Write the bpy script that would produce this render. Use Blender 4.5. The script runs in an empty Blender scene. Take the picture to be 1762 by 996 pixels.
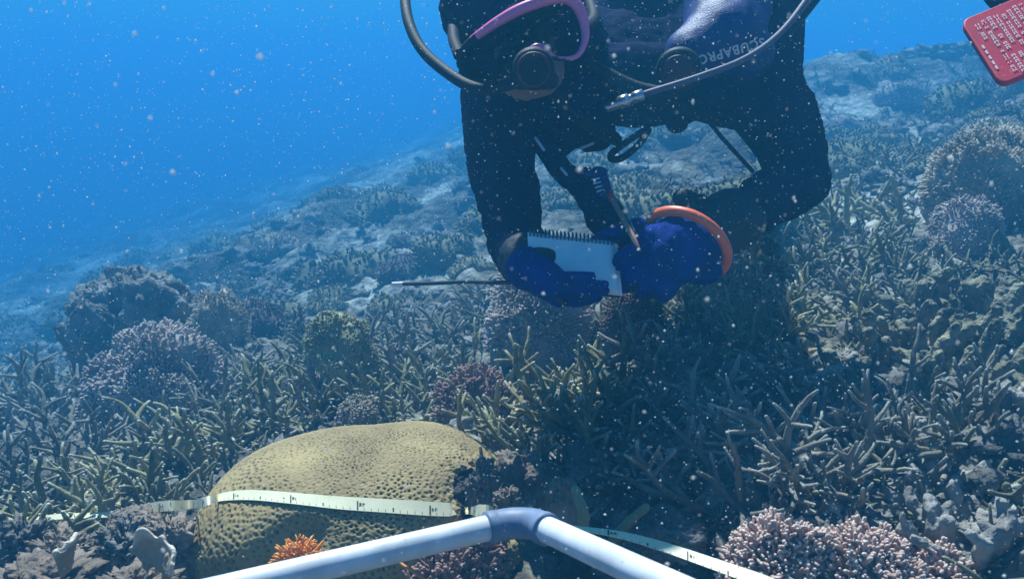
import bpy, bmesh, math, random
import numpy as np
from mathutils import Vector, Matrix, kdtree
from mathutils.bvhtree import BVHTree

scene = bpy.context.scene
COL = scene.collection

# ------------------------------------------------------------------ camera
CAM = np.array([0.0, 0.0, 0.72])
PITCH = math.radians(14.4)
FPX = 1383.0                      # focal length in pixels of a 1762 px wide frame
cd = bpy.data.cameras.new("camera")
cam = bpy.data.objects.new("camera", cd)
COL.objects.link(cam)
cam.location = CAM
cam.rotation_euler = (math.pi / 2 - PITCH, 0, 0)
cd.sensor_width = 36.0
cd.lens = 36.0 * FPX / 1762.0
cd.clip_start = 0.02
cd.clip_end = 500
cd.dof.use_dof = True
cd.dof.focus_distance = 1.35
cd.dof.aperture_fstop = 10.0
scene.camera = cam

# ------------------------------------------------------------------ daylight through the water
SUN_DIR = Vector((0.13, -0.41, -0.69)).normalized()      # the way the light travels
world = bpy.data.worlds.new("World")
scene.world = world
world.use_nodes = True
wn, wl = world.node_tree.nodes, world.node_tree.links
sky = wn.new("ShaderNodeTexSky")
sky.sky_type = 'NISHITA'
sky.sun_disc = False
sky.sun_elevation = math.asin(-SUN_DIR.z)
sky.sun_rotation = math.atan2(-SUN_DIR.x, -SUN_DIR.y)
tint = wn.new("ShaderNodeMixRGB")
tint.blend_type = 'MULTIPLY'
tint.inputs[0].default_value = 1.0
tint.inputs[2].default_value = (0.20, 0.62, 0.90, 1)       # sea water takes the red out of the skylight
bg = wn["Background"]
bg.inputs[1].default_value = 0.052
wl.new(sky.outputs[0], tint.inputs[1])
wl.new(tint.outputs[0], bg.inputs[0])

sd = bpy.data.lights.new("sun", 'SUN')
sd.energy = 5.0
sd.angle = math.radians(1.2)
sd.color = (1.0, 0.96, 0.88)
sun = bpy.data.objects.new("sun", sd)
COL.objects.link(sun)
sun.rotation_euler = SUN_DIR.to_track_quat('-Z', 'Y').to_euler()

vs = scene.view_settings
vs.view_transform = 'Standard'
vs.look = 'None'
vs.gamma = 1.0
vs.use_curve_mapping = False
vs.exposure = 1.08
scene.render.engine = 'CYCLES'
cy = scene.cycles
cy.use_denoising = True
cy.max_bounces = 5
cy.diffuse_bounces = 2
cy.glossy_bounces = 2
cy.transmission_bounces = 3
cy.transparent_max_bounces = 6
cy.volume_bounces = 0
cy.caustics_reflective = False
cy.caustics_refractive = False
cy.filter_width = 1.5

# ------------------------------------------------------------------ numpy helpers
def ray(px, py):
    u = (px - 881.0) / FPX
    v = (498.0 - py) / FPX
    c, s = math.cos(PITCH), math.sin(PITCH)
    return np.array([u, c + v * s, -s + v * c])

def P(px, py, d):
    """world point seen at that place of the photograph, d metres in front of the camera"""
    return CAM + d * ray(px, py)

def _hash(ix, iy, iz, seed):
    h = (ix.astype(np.int64) * 374761393 + iy.astype(np.int64) * 668265263 + iz.astype(np.int64) * 2147483647 + seed * 1274126177) & 0xFFFFFFFF
    h = ((h ^ (h >> 13)) * 1274126177) & 0xFFFFFFFF
    h = ((h ^ (h >> 16)) * 2246822519) & 0xFFFFFFFF
    return ((h ^ (h >> 15)) & 0xFFFFFF) / float(0xFFFFFF)

def vnoise(p, seed=0):
    p = np.asarray(p, float)
    i = np.floor(p).astype(np.int64)
    f = p - i
    f = f * f * f * (f * (f * 6 - 15) + 10)
    x, y, z = i[..., 0], i[..., 1], i[..., 2]
    fx, fy, fz = f[..., 0], f[..., 1], f[..., 2]
    def h(a, b, c):
        return _hash(x + a, y + b, z + c, seed)
    c00 = h(0, 0, 0) * (1 - fx) + h(1, 0, 0) * fx
    c10 = h(0, 1, 0) * (1 - fx) + h(1, 1, 0) * fx
    c01 = h(0, 0, 1) * (1 - fx) + h(1, 0, 1) * fx
    c11 = h(0, 1, 1) * (1 - fx) + h(1, 1, 1) * fx
    return ((c00 * (1 - fy) + c10 * fy) * (1 - fz) + (c01 * (1 - fy) + c11 * fy) * fz) * 2 - 1

def fbm(p, oct=4, seed=0, gain=0.5):
    p = np.asarray(p, float)
    a, s, out = 1.0, 1.0, 0
    for k in range(oct):
        out = out + a * vnoise(p * s + 17.3 * k, seed + k)
        a *= gain
        s *= 2.03
    return out

def sstep(a, b, x):
    t = np.clip((x - a) / (b - a), 0, 1)
    return t * t * (3 - 2 * t)

def H(x, y):
    """height of the reef"""
    x = np.asarray(x, float)
    y = np.asarray(y, float)
    left = 0.05 + 0.27 * sstep(1.0, 3.5, y)
    base = np.where(x < 0, 6.0 * np.tanh(left * x / 6.0), 1.15 * np.tanh(0.235 * x / 1.15))
    q = np.stack([x, y, np.zeros_like(x)], -1)
    lump = fbm(q * 2.1, 3, 3) * 0.045 + np.abs(fbm(q * 5.5, 3, 9)) * 0.035
    swell = fbm(q * 0.55, 2, 21) * (0.10 + 0.14 * sstep(-1.5, 0.5, x)) * sstep(2.0, 6.0, y) + np.maximum(0, fbm(q * 1.3, 2, 31)) * 0.16 * sstep(2.2, 5, y)
    rise = 0.09 * np.exp(-((x - 0.0) / 0.6) ** 2 - ((y - 1.25) / 0.38) ** 2)
    return base + lump + swell + rise - 0.01

def G(px, py):
    """the reef point seen at a pixel"""
    r = ray(px, py)
    d = np.concatenate([np.arange(0.6, 4, 0.01), np.arange(4, 40, 0.05)])
    pts = CAM + d[:, None] * r
    below = pts[:, 2] < H(pts[:, 0], pts[:, 1])
    k = int(np.argmax(below)) if below.any() else len(d) - 1
    return pts[k], d[k]

def on_reef(px, py, d, slack=0.25):
    """the reef point under that pixel, kept near the distance judged from the photograph; its distance"""
    g, gd = G(px, py)
    e = float(np.clip(gd, d - slack, d * 1.9 if slack > 0.1 and d > 1.5 else d + slack))
    return P(px, py, e), e

class Geo:
    def __init__(s):
        s.v, s.q, s.a, s.n = [], [], [], 0
    def add(s, v, q, a=None):
        v = np.asarray(v, float)
        s.v.append(v)
        s.q.append(np.asarray(q, int) + s.n)
        s.a.append(np.zeros(len(v)) if a is None else np.asarray(a, float))
        s.n += len(v)
    def tube(s, pts, rad, sides=6, a0=0.0, a1=1.0, cap=True):
        pts = np.asarray(pts, float)
        rad = np.asarray(rad, float)
        if cap:
            t1 = pts[-1] - pts[-2]
            t1 = t1 / (np.linalg.norm(t1) + 1e-9)
            pts = np.vstack([pts, pts[-1] + t1 * rad[-1] * 0.6, pts[-1] + t1 * rad[-1] * 0.95])
            rad = np.concatenate([rad, [rad[-1] * 0.72, rad[-1] * 0.02]])
        n = len(pts)
        t = np.gradient(pts, axis=0)
        t /= (np.linalg.norm(t, axis=1)[:, None] + 1e-9)
        up = np.array([0, 0, 1.0]) if abs(t[0][2]) < 0.9 else np.array([1.0, 0, 0])
        nrm = np.cross(t[0], up)
        nrm /= np.linalg.norm(nrm)
        ang = np.arange(sides) / sides * 2 * math.pi
        V, A = [], []
        for k in range(n):
            nrm = nrm - t[k] * nrm.dot(t[k])
            nrm /= (np.linalg.norm(nrm) + 1e-9)
            b = np.cross(t[k], nrm)
            V.append(pts[k] + rad[k] * (np.cos(ang)[:, None] * nrm + np.sin(ang)[:, None] * b))
            A.append(np.full(sides, a0 + (a1 - a0) * k / (n - 1)))
        k = np.arange(n - 1)[:, None] * sides
        j = np.arange(sides)[None, :]
        j2 = (j + 1) % sides
        q = np.stack([k + j, k + j2, k + sides + j2, k + sides + j], -1).reshape(-1, 4)
        s.add(np.concatenate(V), q, np.concatenate(A))
    def ellipsoid(s, c, r, n=12, m=8, noise=0.0, seed=0, freq=3.0, a=0.0, rot=None):
        th = np.arange(n) / n * 2 * math.pi
        ph = np.linspace(0.001, math.pi - 0.001, m)
        d = np.stack([np.sin(ph)[:, None] * np.cos(th), np.sin(ph)[:, None] * np.sin(th), np.cos(ph)[:, None] * np.ones(n)], -1).reshape(-1, 3)
        k = 1.0
        if noise:
            k = 1 + noise * fbm(d * freq + seed * 7.7, 3, seed)[:, None]
        v = d * k * np.asarray(r, float)
        if rot is not None:
            v = v @ np.asarray(rot).T
        v = v + np.asarray(c, float)
        i = np.arange(m - 1)[:, None] * n
        j = np.arange(n)[None, :]
        j2 = (j + 1) % n
        q = np.stack([i + j, i + n + j, i + n + j2, i + j2], -1).reshape(-1, 4)
        s.add(v, q, np.full(len(v), a))
    def mesh(s, name, mat, smooth=True):
        v = np.concatenate(s.v).astype(np.float32)
        q = np.concatenate(s.q).astype(np.int32)
        me = bpy.data.meshes.new(name)
        me.vertices.add(len(v))
        me.vertices.foreach_set("co", v.ravel())
        me.loops.add(q.size)
        me.loops.foreach_set("vertex_index", q.ravel())
        me.polygons.add(len(q))
        me.polygons.foreach_set("loop_start", np.arange(0, q.size, 4, dtype=np.int32))
        me.polygons.foreach_set("use_smooth", np.full(len(q), smooth))
        at = me.attributes.new("tip", 'FLOAT', 'POINT')
        at.data.foreach_set("value", np.concatenate(s.a).astype(np.float32))
        me.update(calc_edges=True)
        me.validate()
        if mat:
            me.materials.append(mat)
        return me

def link(name, me, parent=None, loc=None):
    o = bpy.data.objects.new(name, me)
    COL.objects.link(o)
    if parent is not None:
        o.parent = parent
    if loc is not None:
        o.location = [float(c) for c in loc]
    return o

def tag(o, label, cat, group=None, kind=None):
    if label:
        o["label"] = label
    if cat:
        o["category"] = cat
    if group:
        o["group"] = group
    if kind:
        o["kind"] = kind
    return o

def empty(name, loc=(0, 0, 0)):
    o = bpy.data.objects.new(name, None)
    COL.objects.link(o)
    o.location = [float(c) for c in loc]
    o.empty_display_size = 0.05
    return o

def bez(pts, n=24):
    """smooth Catmull-Rom path through points"""
    p = np.asarray(pts, float)
    p = np.vstack([2 * p[0] - p[1], p, 2 * p[-1] - p[-2]])
    out = []
    m = len(p) - 3
    for t in np.linspace(0, m - 1e-6, n):
        i = int(t)
        f = t - i
        a, b, c, d = p[i:i + 4]
        out.append(0.5 * ((2 * b) + (-a + c) * f + (2 * a - 5 * b + 4 * c - d) * f * f + (-a + 3 * b - 3 * c + d) * f ** 3))
    return np.array(out)

# ------------------------------------------------------------------ materials
def mat_new(name):
    m = bpy.data.materials.new(name)
    m.use_nodes = True
    nt = m.node_tree
    return m, nt, nt.nodes, nt.links, nt.nodes["Principled BSDF"]

def coral_mat(name, low, high, tip=None, tipfrom=0.7, nscale=14, bump=0.5, bscale=260, rough=0.85, vary=0.35, bdist=0.004):
    m, nt, N, L, bs = mat_new(name)
    tc = N.new("ShaderNodeTexCoord")
    no = N.new("ShaderNodeTexNoise")
    no.inputs["Scale"].default_value = nscale
    no.inputs["Detail"].default_value = 5
    L.new(tc.outputs["Object"], no.inputs["Vector"])
    cr = N.new("ShaderNodeValToRGB")
    cr.color_ramp.elements[0].position = 0.32
    cr.color_ramp.elements[1].position = 0.68
    cr.color_ramp.elements[0].color = (*low, 1)
    cr.color_ramp.elements[1].color = (*high, 1)
    L.new(no.outputs["Fac"], cr.inputs[0])
    col = cr.outputs[0]
    oi = N.new("ShaderNodeObjectInfo")
    hs = N.new("ShaderNodeHueSaturation")
    mr = N.new("ShaderNodeMapRange")
    mr.inputs["To Min"].default_value = 1 - vary
    mr.inputs["To Max"].default_value = 1 + vary
    L.new(oi.outputs["Random"], mr.inputs["Value"])
    L.new(mr.outputs[0], hs.inputs["Value"])
    L.new(col, hs.inputs["Color"])
    col = hs.outputs[0]
    if tip is not None:
        at = N.new("ShaderNodeAttribute")
        at.attribute_name = "tip"
        r2 = N.new("ShaderNodeMapRange")
        r2.inputs["From Min"].default_value = tipfrom
        r2.inputs["From Max"].default_value = 1.0
        L.new(at.outputs["Fac"], r2.inputs["Value"])
        mx = N.new("ShaderNodeMixRGB")
        L.new(r2.outputs[0], mx.inputs[0])
        L.new(col, mx.inputs[1])
        mx.inputs[2].default_value = (*tip, 1)
        col = mx.outputs[0]
    L.new(col, bs.inputs["Base Color"])
    bs.inputs["Roughness"].default_value = rough
    bs.inputs["Specular IOR Level"].default_value = 0.15
    if bump:
        n2 = N.new("ShaderNodeTexNoise")
        n2.inputs["Scale"].default_value = bscale
        n2.inputs["Detail"].default_value = 2
        L.new(tc.outputs["Object"], n2.inputs["Vector"])
        bp = N.new("ShaderNodeBump")
        bp.inputs["Strength"].default_value = bump
        bp.inputs["Distance"].default_value = bdist
        L.new(n2.outputs["Fac"], bp.inputs["Height"])
        L.new(bp.outputs[0], bs.inputs["Normal"])
    return m

def plain(name, col, rough=0.5, bump=0.0, bscale=120, spec=0.4, vary=0.0, metallic=0.0, nscale=30):
    m, nt, N, L, bs = mat_new(name)
    bs.inputs["Base Color"].default_value = (*col, 1)
    bs.inputs["Roughness"].default_value = rough
    bs.inputs["Specular IOR Level"].default_value = spec
    bs.inputs["Metallic"].default_value = metallic
    tc = N.new("ShaderNodeTexCoord")
    if vary:
        no = N.new("ShaderNodeTexNoise")
        no.inputs["Scale"].default_value = nscale
        no.inputs["Detail"].default_value = 6
        L.new(tc.outputs["Object"], no.inputs["Vector"])
        mx = N.new("ShaderNodeMixRGB")
        mx.blend_type = 'MULTIPLY'
        mx.inputs[0].default_value = 1
        mx.inputs[1].default_value = (*col, 1)
        cr = N.new("ShaderNodeValToRGB")
        a = 1 - vary
        cr.color_ramp.elements[0].position = 0.35
        cr.color_ramp.elements[1].position = 0.62
        cr.color_ramp.elements[0].color = (a, a, a, 1)
        L.new(no.outputs["Fac"], cr.inputs[0])
        L.new(cr.outputs[0], mx.inputs[2])
        L.new(mx.outputs[0], bs.inputs["Base Color"])
    if bump:
        n2 = N.new("ShaderNodeTexNoise")
        n2.inputs["Scale"].default_value = bscale
        n2.inputs["Detail"].default_value = 4
        L.new(tc.outputs["Object"], n2.inputs["Vector"])
        bp = N.new("ShaderNodeBump")
        bp.inputs["Strength"].default_value = bump
        bp.inputs["Distance"].default_value = 0.004
        L.new(n2.outputs["Fac"], bp.inputs["Height"])
        L.new(bp.outputs[0], bs.inputs["Normal"])
    return m

M_stag = coral_mat("staghorn", (0.13, 0.115, 0.055), (0.33, 0.29, 0.155), (0.72, 0.68, 0.54), 0.62, 16)
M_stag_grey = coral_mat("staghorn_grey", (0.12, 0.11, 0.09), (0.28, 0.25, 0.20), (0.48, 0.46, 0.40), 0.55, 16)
M_knob = coral_mat('lobed_coral', (0.08, 0.075, 0.055), (0.26, 0.24, 0.17), None, 0.7, 34, 1.0, 75, vary=0.2, bdist=0.012)
M_bush_mauve = coral_mat("bush_mauve", (0.30, 0.235, 0.22), (0.55, 0.45, 0.41), (0.76, 0.68, 0.62), 0.6, 10)
M_bush_brown = coral_mat("bush_brown", (0.21, 0.165, 0.12), (0.44, 0.36, 0.27), (0.62, 0.54, 0.43), 0.6, 10)
M_bush_red = coral_mat("bush_red", (0.16, 0.09, 0.08), (0.30, 0.18, 0.15), (0.44, 0.30, 0.25), 0.6, 10)
M_bush_pink = coral_mat("bush_pink", (0.34, 0.20, 0.17), (0.54, 0.35, 0.29), (0.80, 0.64, 0.55), 0.45, 10, vary=0.12)
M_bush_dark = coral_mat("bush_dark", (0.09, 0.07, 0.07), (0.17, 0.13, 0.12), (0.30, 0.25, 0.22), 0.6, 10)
M_pale = coral_mat("pale_dome", (0.20, 0.19, 0.10), (0.36, 0.34, 0.20), (0.46, 0.44, 0.30), 0.6, 8)
M_rock = coral_mat("reef_rock", (0.06, 0.055, 0.055), (0.26, 0.24, 0.22), None, 0.7, 9, 1.0, 70, vary=0.25, bdist=0.01)
M_rock_pale = coral_mat("pale_rock", (0.14, 0.125, 0.115), (0.50, 0.47, 0.43), None, 0.7, 11, 1.0, 80, vary=0.15, bdist=0.008)
M_rock_tan = coral_mat("tan_rock", (0.12, 0.09, 0.07), (0.34, 0.26, 0.21), None, 0.7, 12, 1.0, 80, vary=0.2, bdist=0.008)
M_cover = coral_mat("turf_cover", (0.09, 0.085, 0.055), (0.28, 0.255, 0.16), (0.46, 0.44, 0.33), 0.7, 3.0, 0.4, 220)
M_plate = coral_mat("plate", (0.30, 0.21, 0.14), (0.50, 0.38, 0.27), (0.62, 0.52, 0.42), 0.8, 12, vary=0.12)
M_orange = coral_mat("orange_sponge", (0.75, 0.27, 0.06), (0.90, 0.42, 0.15), None, 0.7, 60, vary=0.0)

def ground_mat():
    m, nt, N, L, bs = mat_new("reef_ground")
    tc = N.new("ShaderNodeTexCoord")
    n1 = N.new("ShaderNodeTexNoise")
    n1.inputs["Scale"].default_value = 1.1
    n1.inputs["Detail"].default_value = 8
    n1.inputs["Roughness"].default_value = 0.62
    L.new(tc.outputs["Object"], n1.inputs["Vector"])
    cr = N.new("ShaderNodeValToRGB")
    e = cr.color_ramp.elements
    e[0].position = 0.36
    e[0].color = (0.055, 0.05, 0.045, 1)
    e[1].position = 0.64
    e[1].color = (0.54, 0.52, 0.46, 1)
    k = cr.color_ramp.elements.new(0.49)
    k.color = (0.17, 0.15, 0.12, 1)
    L.new(n1.outputs["Fac"], cr.inputs[0])
    n3 = N.new("ShaderNodeTexNoise")
    n3.inputs["Scale"].default_value = 22
    n3.inputs["Detail"].default_value = 5
    L.new(tc.outputs["Object"], n3.inputs["Vector"])
    mx = N.new("ShaderNodeMixRGB")
    mx.blend_type = 'MULTIPLY'
    mx.inputs[0].default_value = 0.8
    c3 = N.new("ShaderNodeValToRGB")
    c3.color_ramp.elements[0].position = 0.35
    c3.color_ramp.elements[1].position = 0.6
    c3.color_ramp.elements[0].color = (0.35, 0.35, 0.35, 1)
    L.new(n3.outputs["Fac"], c3.inputs[0])
    L.new(cr.outputs[0], mx.inputs[1])
    L.new(c3.outputs[0], mx.inputs[2])
    L.new(mx.outputs[0], bs.inputs["Base Color"])
    bs.inputs["Roughness"].default_value = 0.95
    bs.inputs["Specular IOR Level"].default_value = 0.1
    n2 = N.new("ShaderNodeTexNoise")
    n2.inputs["Scale"].default_value = 18
    n2.inputs["Detail"].default_value = 7
    L.new(tc.outputs["Object"], n2.inputs["Vector"])
    bp = N.new("ShaderNodeBump")
    bp.inputs["Strength"].default_value = 1
    bp.inputs["Distance"].default_value = 0.05
    L.new(n2.outputs["Fac"], bp.inputs["Height"])
    L.new(bp.outputs[0], bs.inputs["Normal"])
    return m
M_ground = ground_mat()

# ------------------------------------------------------------------ the water: one box of blue haze
HAZE = 0.185
def haze():
    m = bpy.data.materials.new("sea_haze")
    m.use_nodes = True
    nt = m.node_tree
    nt.nodes.clear()
    out = nt.nodes.new("ShaderNodeOutputMaterial")
    pv = nt.nodes.new("ShaderNodeVolumePrincipled")
    pv.inputs["Color"].default_value = (0.035, 0.245, 0.50, 1)
    pv.inputs["Absorption Color"].default_value = (0.0, 0.16, 0.83, 1)     # red is swallowed first, blue last
    pv.inputs["Density"].default_value = HAZE
    pv.inputs["Anisotropy"].default_value = 0.1
    nt.links.new(pv.outputs[0], out.inputs["Volume"])
    x0, x1, y0, y1, z0, z1 = -34, 34, -8, 52, -8.5, 2.2
    v = [(x, y, z) for z in (z0, z1) for y in (y0, y1) for x in (x0, x1)]
    f = [(0, 2, 3, 1), (4, 5, 7, 6), (0, 1, 5, 4), (2, 6, 7, 3), (0, 4, 6, 2), (1, 3, 7, 5)]
    me = bpy.data.meshes.new("haze")
    me.from_pydata(v, [], f)
    me.materials.append(m)
    tag(link("haze", me), None, None, None, "stuff")
haze()

# ------------------------------------------------------------------ the reef floor
def reef_floor():
    ys = np.concatenate([np.linspace(-6, 0.5, 40, endpoint=False), 0.5 * np.exp(np.linspace(0, math.log(46 / 0.5), 560))])
    u = np.linspace(-1, 1, 521)
    su = np.sinh(u * 2.6) / math.sinh(2.6)
    half = np.clip(3.5 + 1.6 * np.maximum(ys, 0), 0, 31)
    X = half[:, None] * su[None, :]
    Y = np.repeat(ys[:, None], len(u), 1)
    Z = H(X, Y)
    q3 = np.stack([X, Y, Z], -1)
    Z = Z + fbm(q3 * 11, 3, 77) * 0.02 + np.abs(fbm(q3 * 24, 2, 78)) * 0.014
    v = np.stack([X, Y, Z], -1).reshape(-1, 3)
    n, m = X.shape
    i = np.arange(n - 1)[:, None] * m
    j = np.arange(m - 1)[None, :]
    q = np.stack([i + j, i + j + 1, i + m + j + 1, i + m + j], -1).reshape(-1, 4)
    g = Geo()
    g.add(v, q)
    tag(link("seabed", g.mesh("seabed", M_ground)), None, None, None, "structure")
reef_floor()

# ------------------------------------------------------------------ coral generators (origin at the base)
def unit(v):
    v = np.asarray(v, float)
    return v / (np.linalg.norm(v) + 1e-9)

def staghorn_geo(seed, size=0.2, stems=9, rad=0.009, depth=3, spread=1.0, sides=7, foot=True):
    rng = np.random.default_rng(seed)
    g = Geo()
    def branch(p, d, L, r, lev):
        n = 5
        pts, dd = [p], d
        for k in range(n):
            dd = unit(dd + rng.normal(0, 0.11, 3) + np.array([0, 0, 0.02]))
            pts.append(pts[-1] + dd * L / n)
        pts = np.array(pts)
        rr = r * np.linspace(1, 0.84 if lev else 0.52, n + 1) * (1 + rng.normal(0, 0.05, n + 1))
        last = lev == 0
        g.tube(pts, rr, sides, 0.25 if last else 0.0, 1.0 if last else 0.45)
        if last:
            return
        for t in ([1.0] if rng.random() < 0.9 else []) + list(rng.uniform(0.3, 0.9, rng.integers(2, 4))):
            k = min(int(t * n), n)
            base = pts[k]
            ax = unit(np.cross(dd, rng.normal(0, 1, 3)))
            ang = rng.uniform(0.65, 1.25) if t < 1 else rng.uniform(0.05, 0.35)
            nd = unit(dd * math.cos(ang) + ax * math.sin(ang) + np.array([0, 0, 0.02]))
            branch(base, nd, L * rng.uniform(0.55, 0.85), rr[k] * 0.92, lev - 1)
    if foot:
        g.ellipsoid((0, 0, -0.055), (size * 0.42, size * 0.42, 0.05), 16, 10, 0.2, seed, 2.0)
    for s in range(stems):
        a = rng.uniform(0, 2 * math.pi)
        tilt = rng.uniform(0.1, 1.2) * spread
        rr = size * 0.45 * math.sqrt(rng.random())
        d = np.array([math.cos(a) * math.sin(tilt), math.sin(a) * math.sin(tilt), math.cos(tilt)])
        branch(np.array([math.cos(a) * rr, math.sin(a) * rr, -0.03]), d, size * rng.uniform(0.36, 0.58), rad * rng.uniform(0.9, 1.25), depth - 1)
    return g

def bush_geo(seed, rx, ry, rz, n=500, fl=0.2, fr=0.006, fork=True, sides=5, lumps=0.18):
    """a cushion of short stubby fingers"""
    rng = np.random.default_rng(seed)
    g = Geo()
    R = np.array([rx, ry, rz])
    g.ellipsoid((0, 0, 0), R * 0.86, 24, 14, lumps, seed, 2.2)
    i = np.arange(n) + 0.5
    z = 1 - 1.25 * i / n
    th = i * 2.399963 + rng.normal(0, 0.15, n)
    s = np.sqrt(np.maximum(0, 1 - z * z))
    D = np.stack([s * np.cos(th), s * np.sin(th), z], -1)
    k = 1 + lumps * fbm(D * 2.2 + seed * 7.7, 3, seed)
    mean = (rx + ry + rz) / 3
    for d, kk in zip(D, k):
        p = d * R * 0.82 * kk
        nd = unit(d / R * mean + rng.normal(0, 0.28, 3) + np.array([0, 0, 0.25]))
        L = mean * fl * rng.uniform(0.7, 1.35)
        r = fr * rng.uniform(0.75, 1.25)
        mid = p + nd * L * 0.55
        if fork:
            e = unit(nd + rng.normal(0, 0.5, 3))
            f = unit(nd + rng.normal(0, 0.5, 3))
            g.tube([p, mid, mid + e * L * 0.5], [r * 1.15, r, r * 0.8], sides, 0.1, 1)
            g.tube([mid - nd * r, mid + f * L * 0.45], [r * 0.95, r * 0.75], sides, 0.5, 1)
        else:
            e = unit(nd + rng.normal(0, 0.25, 3))
            g.tube([p, mid, mid + e * L * 0.5], [r * 1.1, r, r * 0.8], sides, 0.1, 1)
    return g

def rock_geo(seed, rx, ry, rz, lumps=5, n=72, m=48, amp=0.22, freq=2.0, knob=0.25):
    rng = np.random.default_rng(seed)
    g = Geo()
    th = np.arange(n) / n * 2 * math.pi
    ph = np.linspace(0.002, math.pi - 0.002, m)
    d = np.stack([np.sin(ph)[:, None] * np.cos(th), np.sin(ph)[:, None] * np.sin(th), np.cos(ph)[:, None] * np.ones(n)], -1).reshape(-1, 3)
    k = 1 + amp * fbm(d * freq + seed * 3.1, 4, seed, 0.55) - knob * np.abs(fbm(d * freq * 2.2 + seed, 3, seed + 5)) + 0.06 * fbm(d * 14, 2, seed + 9)
    v = d * k[:, None] * np.array([rx, ry, rz])
    i = np.arange(m - 1)[:, None] * n
    j = np.arange(n)[None, :]
    j2 = (j + 1) % n
    g.add(v, np.stack([i + j, i + n + j, i + n + j2, i + j2], -1).reshape(-1, 4))
    return g

def remeshed(geo, voxel, name, mat, smooth=4, wr=0.0, wf=30, seed=5):
    """melt overlapping shapes into one skin"""
    me = geo.mesh(name + "_src", None)
    o = bpy.data.objects.new("tmp", me)
    COL.objects.link(o)
    r = o.modifiers.new("r", 'REMESH')
    r.mode = 'VOXEL'
    r.voxel_size = voxel
    r.use_smooth_shade = True
    if smooth:
        s = o.modifiers.new("s", 'SMOOTH')
        s.iterations = smooth
        s.factor = 0.5
    dg = bpy.context.evaluated_depsgraph_get()
    new = bpy.data.meshes.new_from_object(o.evaluated_get(dg))
    new.name = name
    bpy.data.objects.remove(o)
    bpy.data.meshes.remove(me)
    n = len(new.vertices)
    if wr:
        co = np.zeros(n * 3, np.float32)
        nr = np.zeros(n * 3, np.float32)
        new.vertices.foreach_get("co", co)
        new.vertex_normals.foreach_get("vector", nr)
        co, nr = co.reshape(-1, 3), nr.reshape(-1, 3)
        w = -np.abs(fbm(co * wf, 3, seed)) * wr
        co = co + nr * w[:, None]
        new.vertices.foreach_set("co", co.astype(np.float32).ravel())
    new.polygons.foreach_set("use_smooth", np.ones(len(new.polygons), bool))
    new.update()
    new.materials.clear()
    if mat:
        new.materials.append(mat)
    return new

def capsule(g, p0, r0, p1, r1, sides=20, a=0.0):
    p0, p1 = np.asarray(p0, float), np.asarray(p1, float)
    d = p1 - p0
    L = np.linalg.norm(d)
    t = d / (L + 1e-9)
    pts, rad = [], []
    for f in (-0.998, -0.92, -0.75, -0.45, 0):
        pts.append(p0 + t * r0 * f)
        rad.append(r0 * math.sqrt(1 - f * f))
    for f in (0.33, 0.66):
        pts.append(p0 + d * f)
        rad.append(r0 + (r1 - r0) * f)
    for f in (0, 0.45, 0.75, 0.92, 0.998):
        pts.append(p1 + t * r1 * f)
        rad.append(r1 * math.sqrt(1 - f * f))
    # close the ends
    pts = [pts[0] - t * 1e-4] + pts + [pts[-1] + t * 1e-4]
    rad = [1e-5] + rad + [1e-5]
    g.tube(pts, rad, sides, a, a, cap=False)

def chain(g, pts, rads, sides=20):
    for k in range(len(pts) - 1):
        capsule(g, pts[k], rads[k], pts[k + 1], rads[k + 1], sides)

# ------------------------------------------------------------------ the big honeycomb coral
BC = P(645, 915, 1.27)
def brain_radius(d):
    """distance of the coral's smooth skin from its centre in direction d"""
    ax = np.where(d[:, 0] < 0, 0.272, 0.240)
    az = np.where(d[:, 2] > 0, 0.151, 0.30)
    e = 2.35
    k = (np.abs(d[:, 0]) / ax) ** e + (np.abs(d[:, 1]) / 0.20) ** e + (np.abs(d[:, 2]) / az) ** e
    r = k ** (-1 / e)
    r = r * (1 + 0.05 * sstep(-0.2, 0.5, d[:, 0]) * sstep(0.2, 0.8, d[:, 2]))
    r = r * (1 + 0.028 * vnoise(d * 2.2 + 4.1, 2))
    # a furrow low on the front between the two lobes
    r = r * (1 - 0.17 * np.exp(-((d[:, 0] + 0.37 - 0.45 * (d[:, 2] - 0.45)) / 0.15) ** 2) * sstep(0.62, 0.42, d[:, 2]) * (d[:, 1] < 0))
    # a bite eaten out of the right end
    hole = np.linalg.norm(d - unit([0.80, -0.34, 0.42]), axis=1)
    return r * (1 - 0.22 * np.exp(-(hole / 0.15) ** 2))

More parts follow.
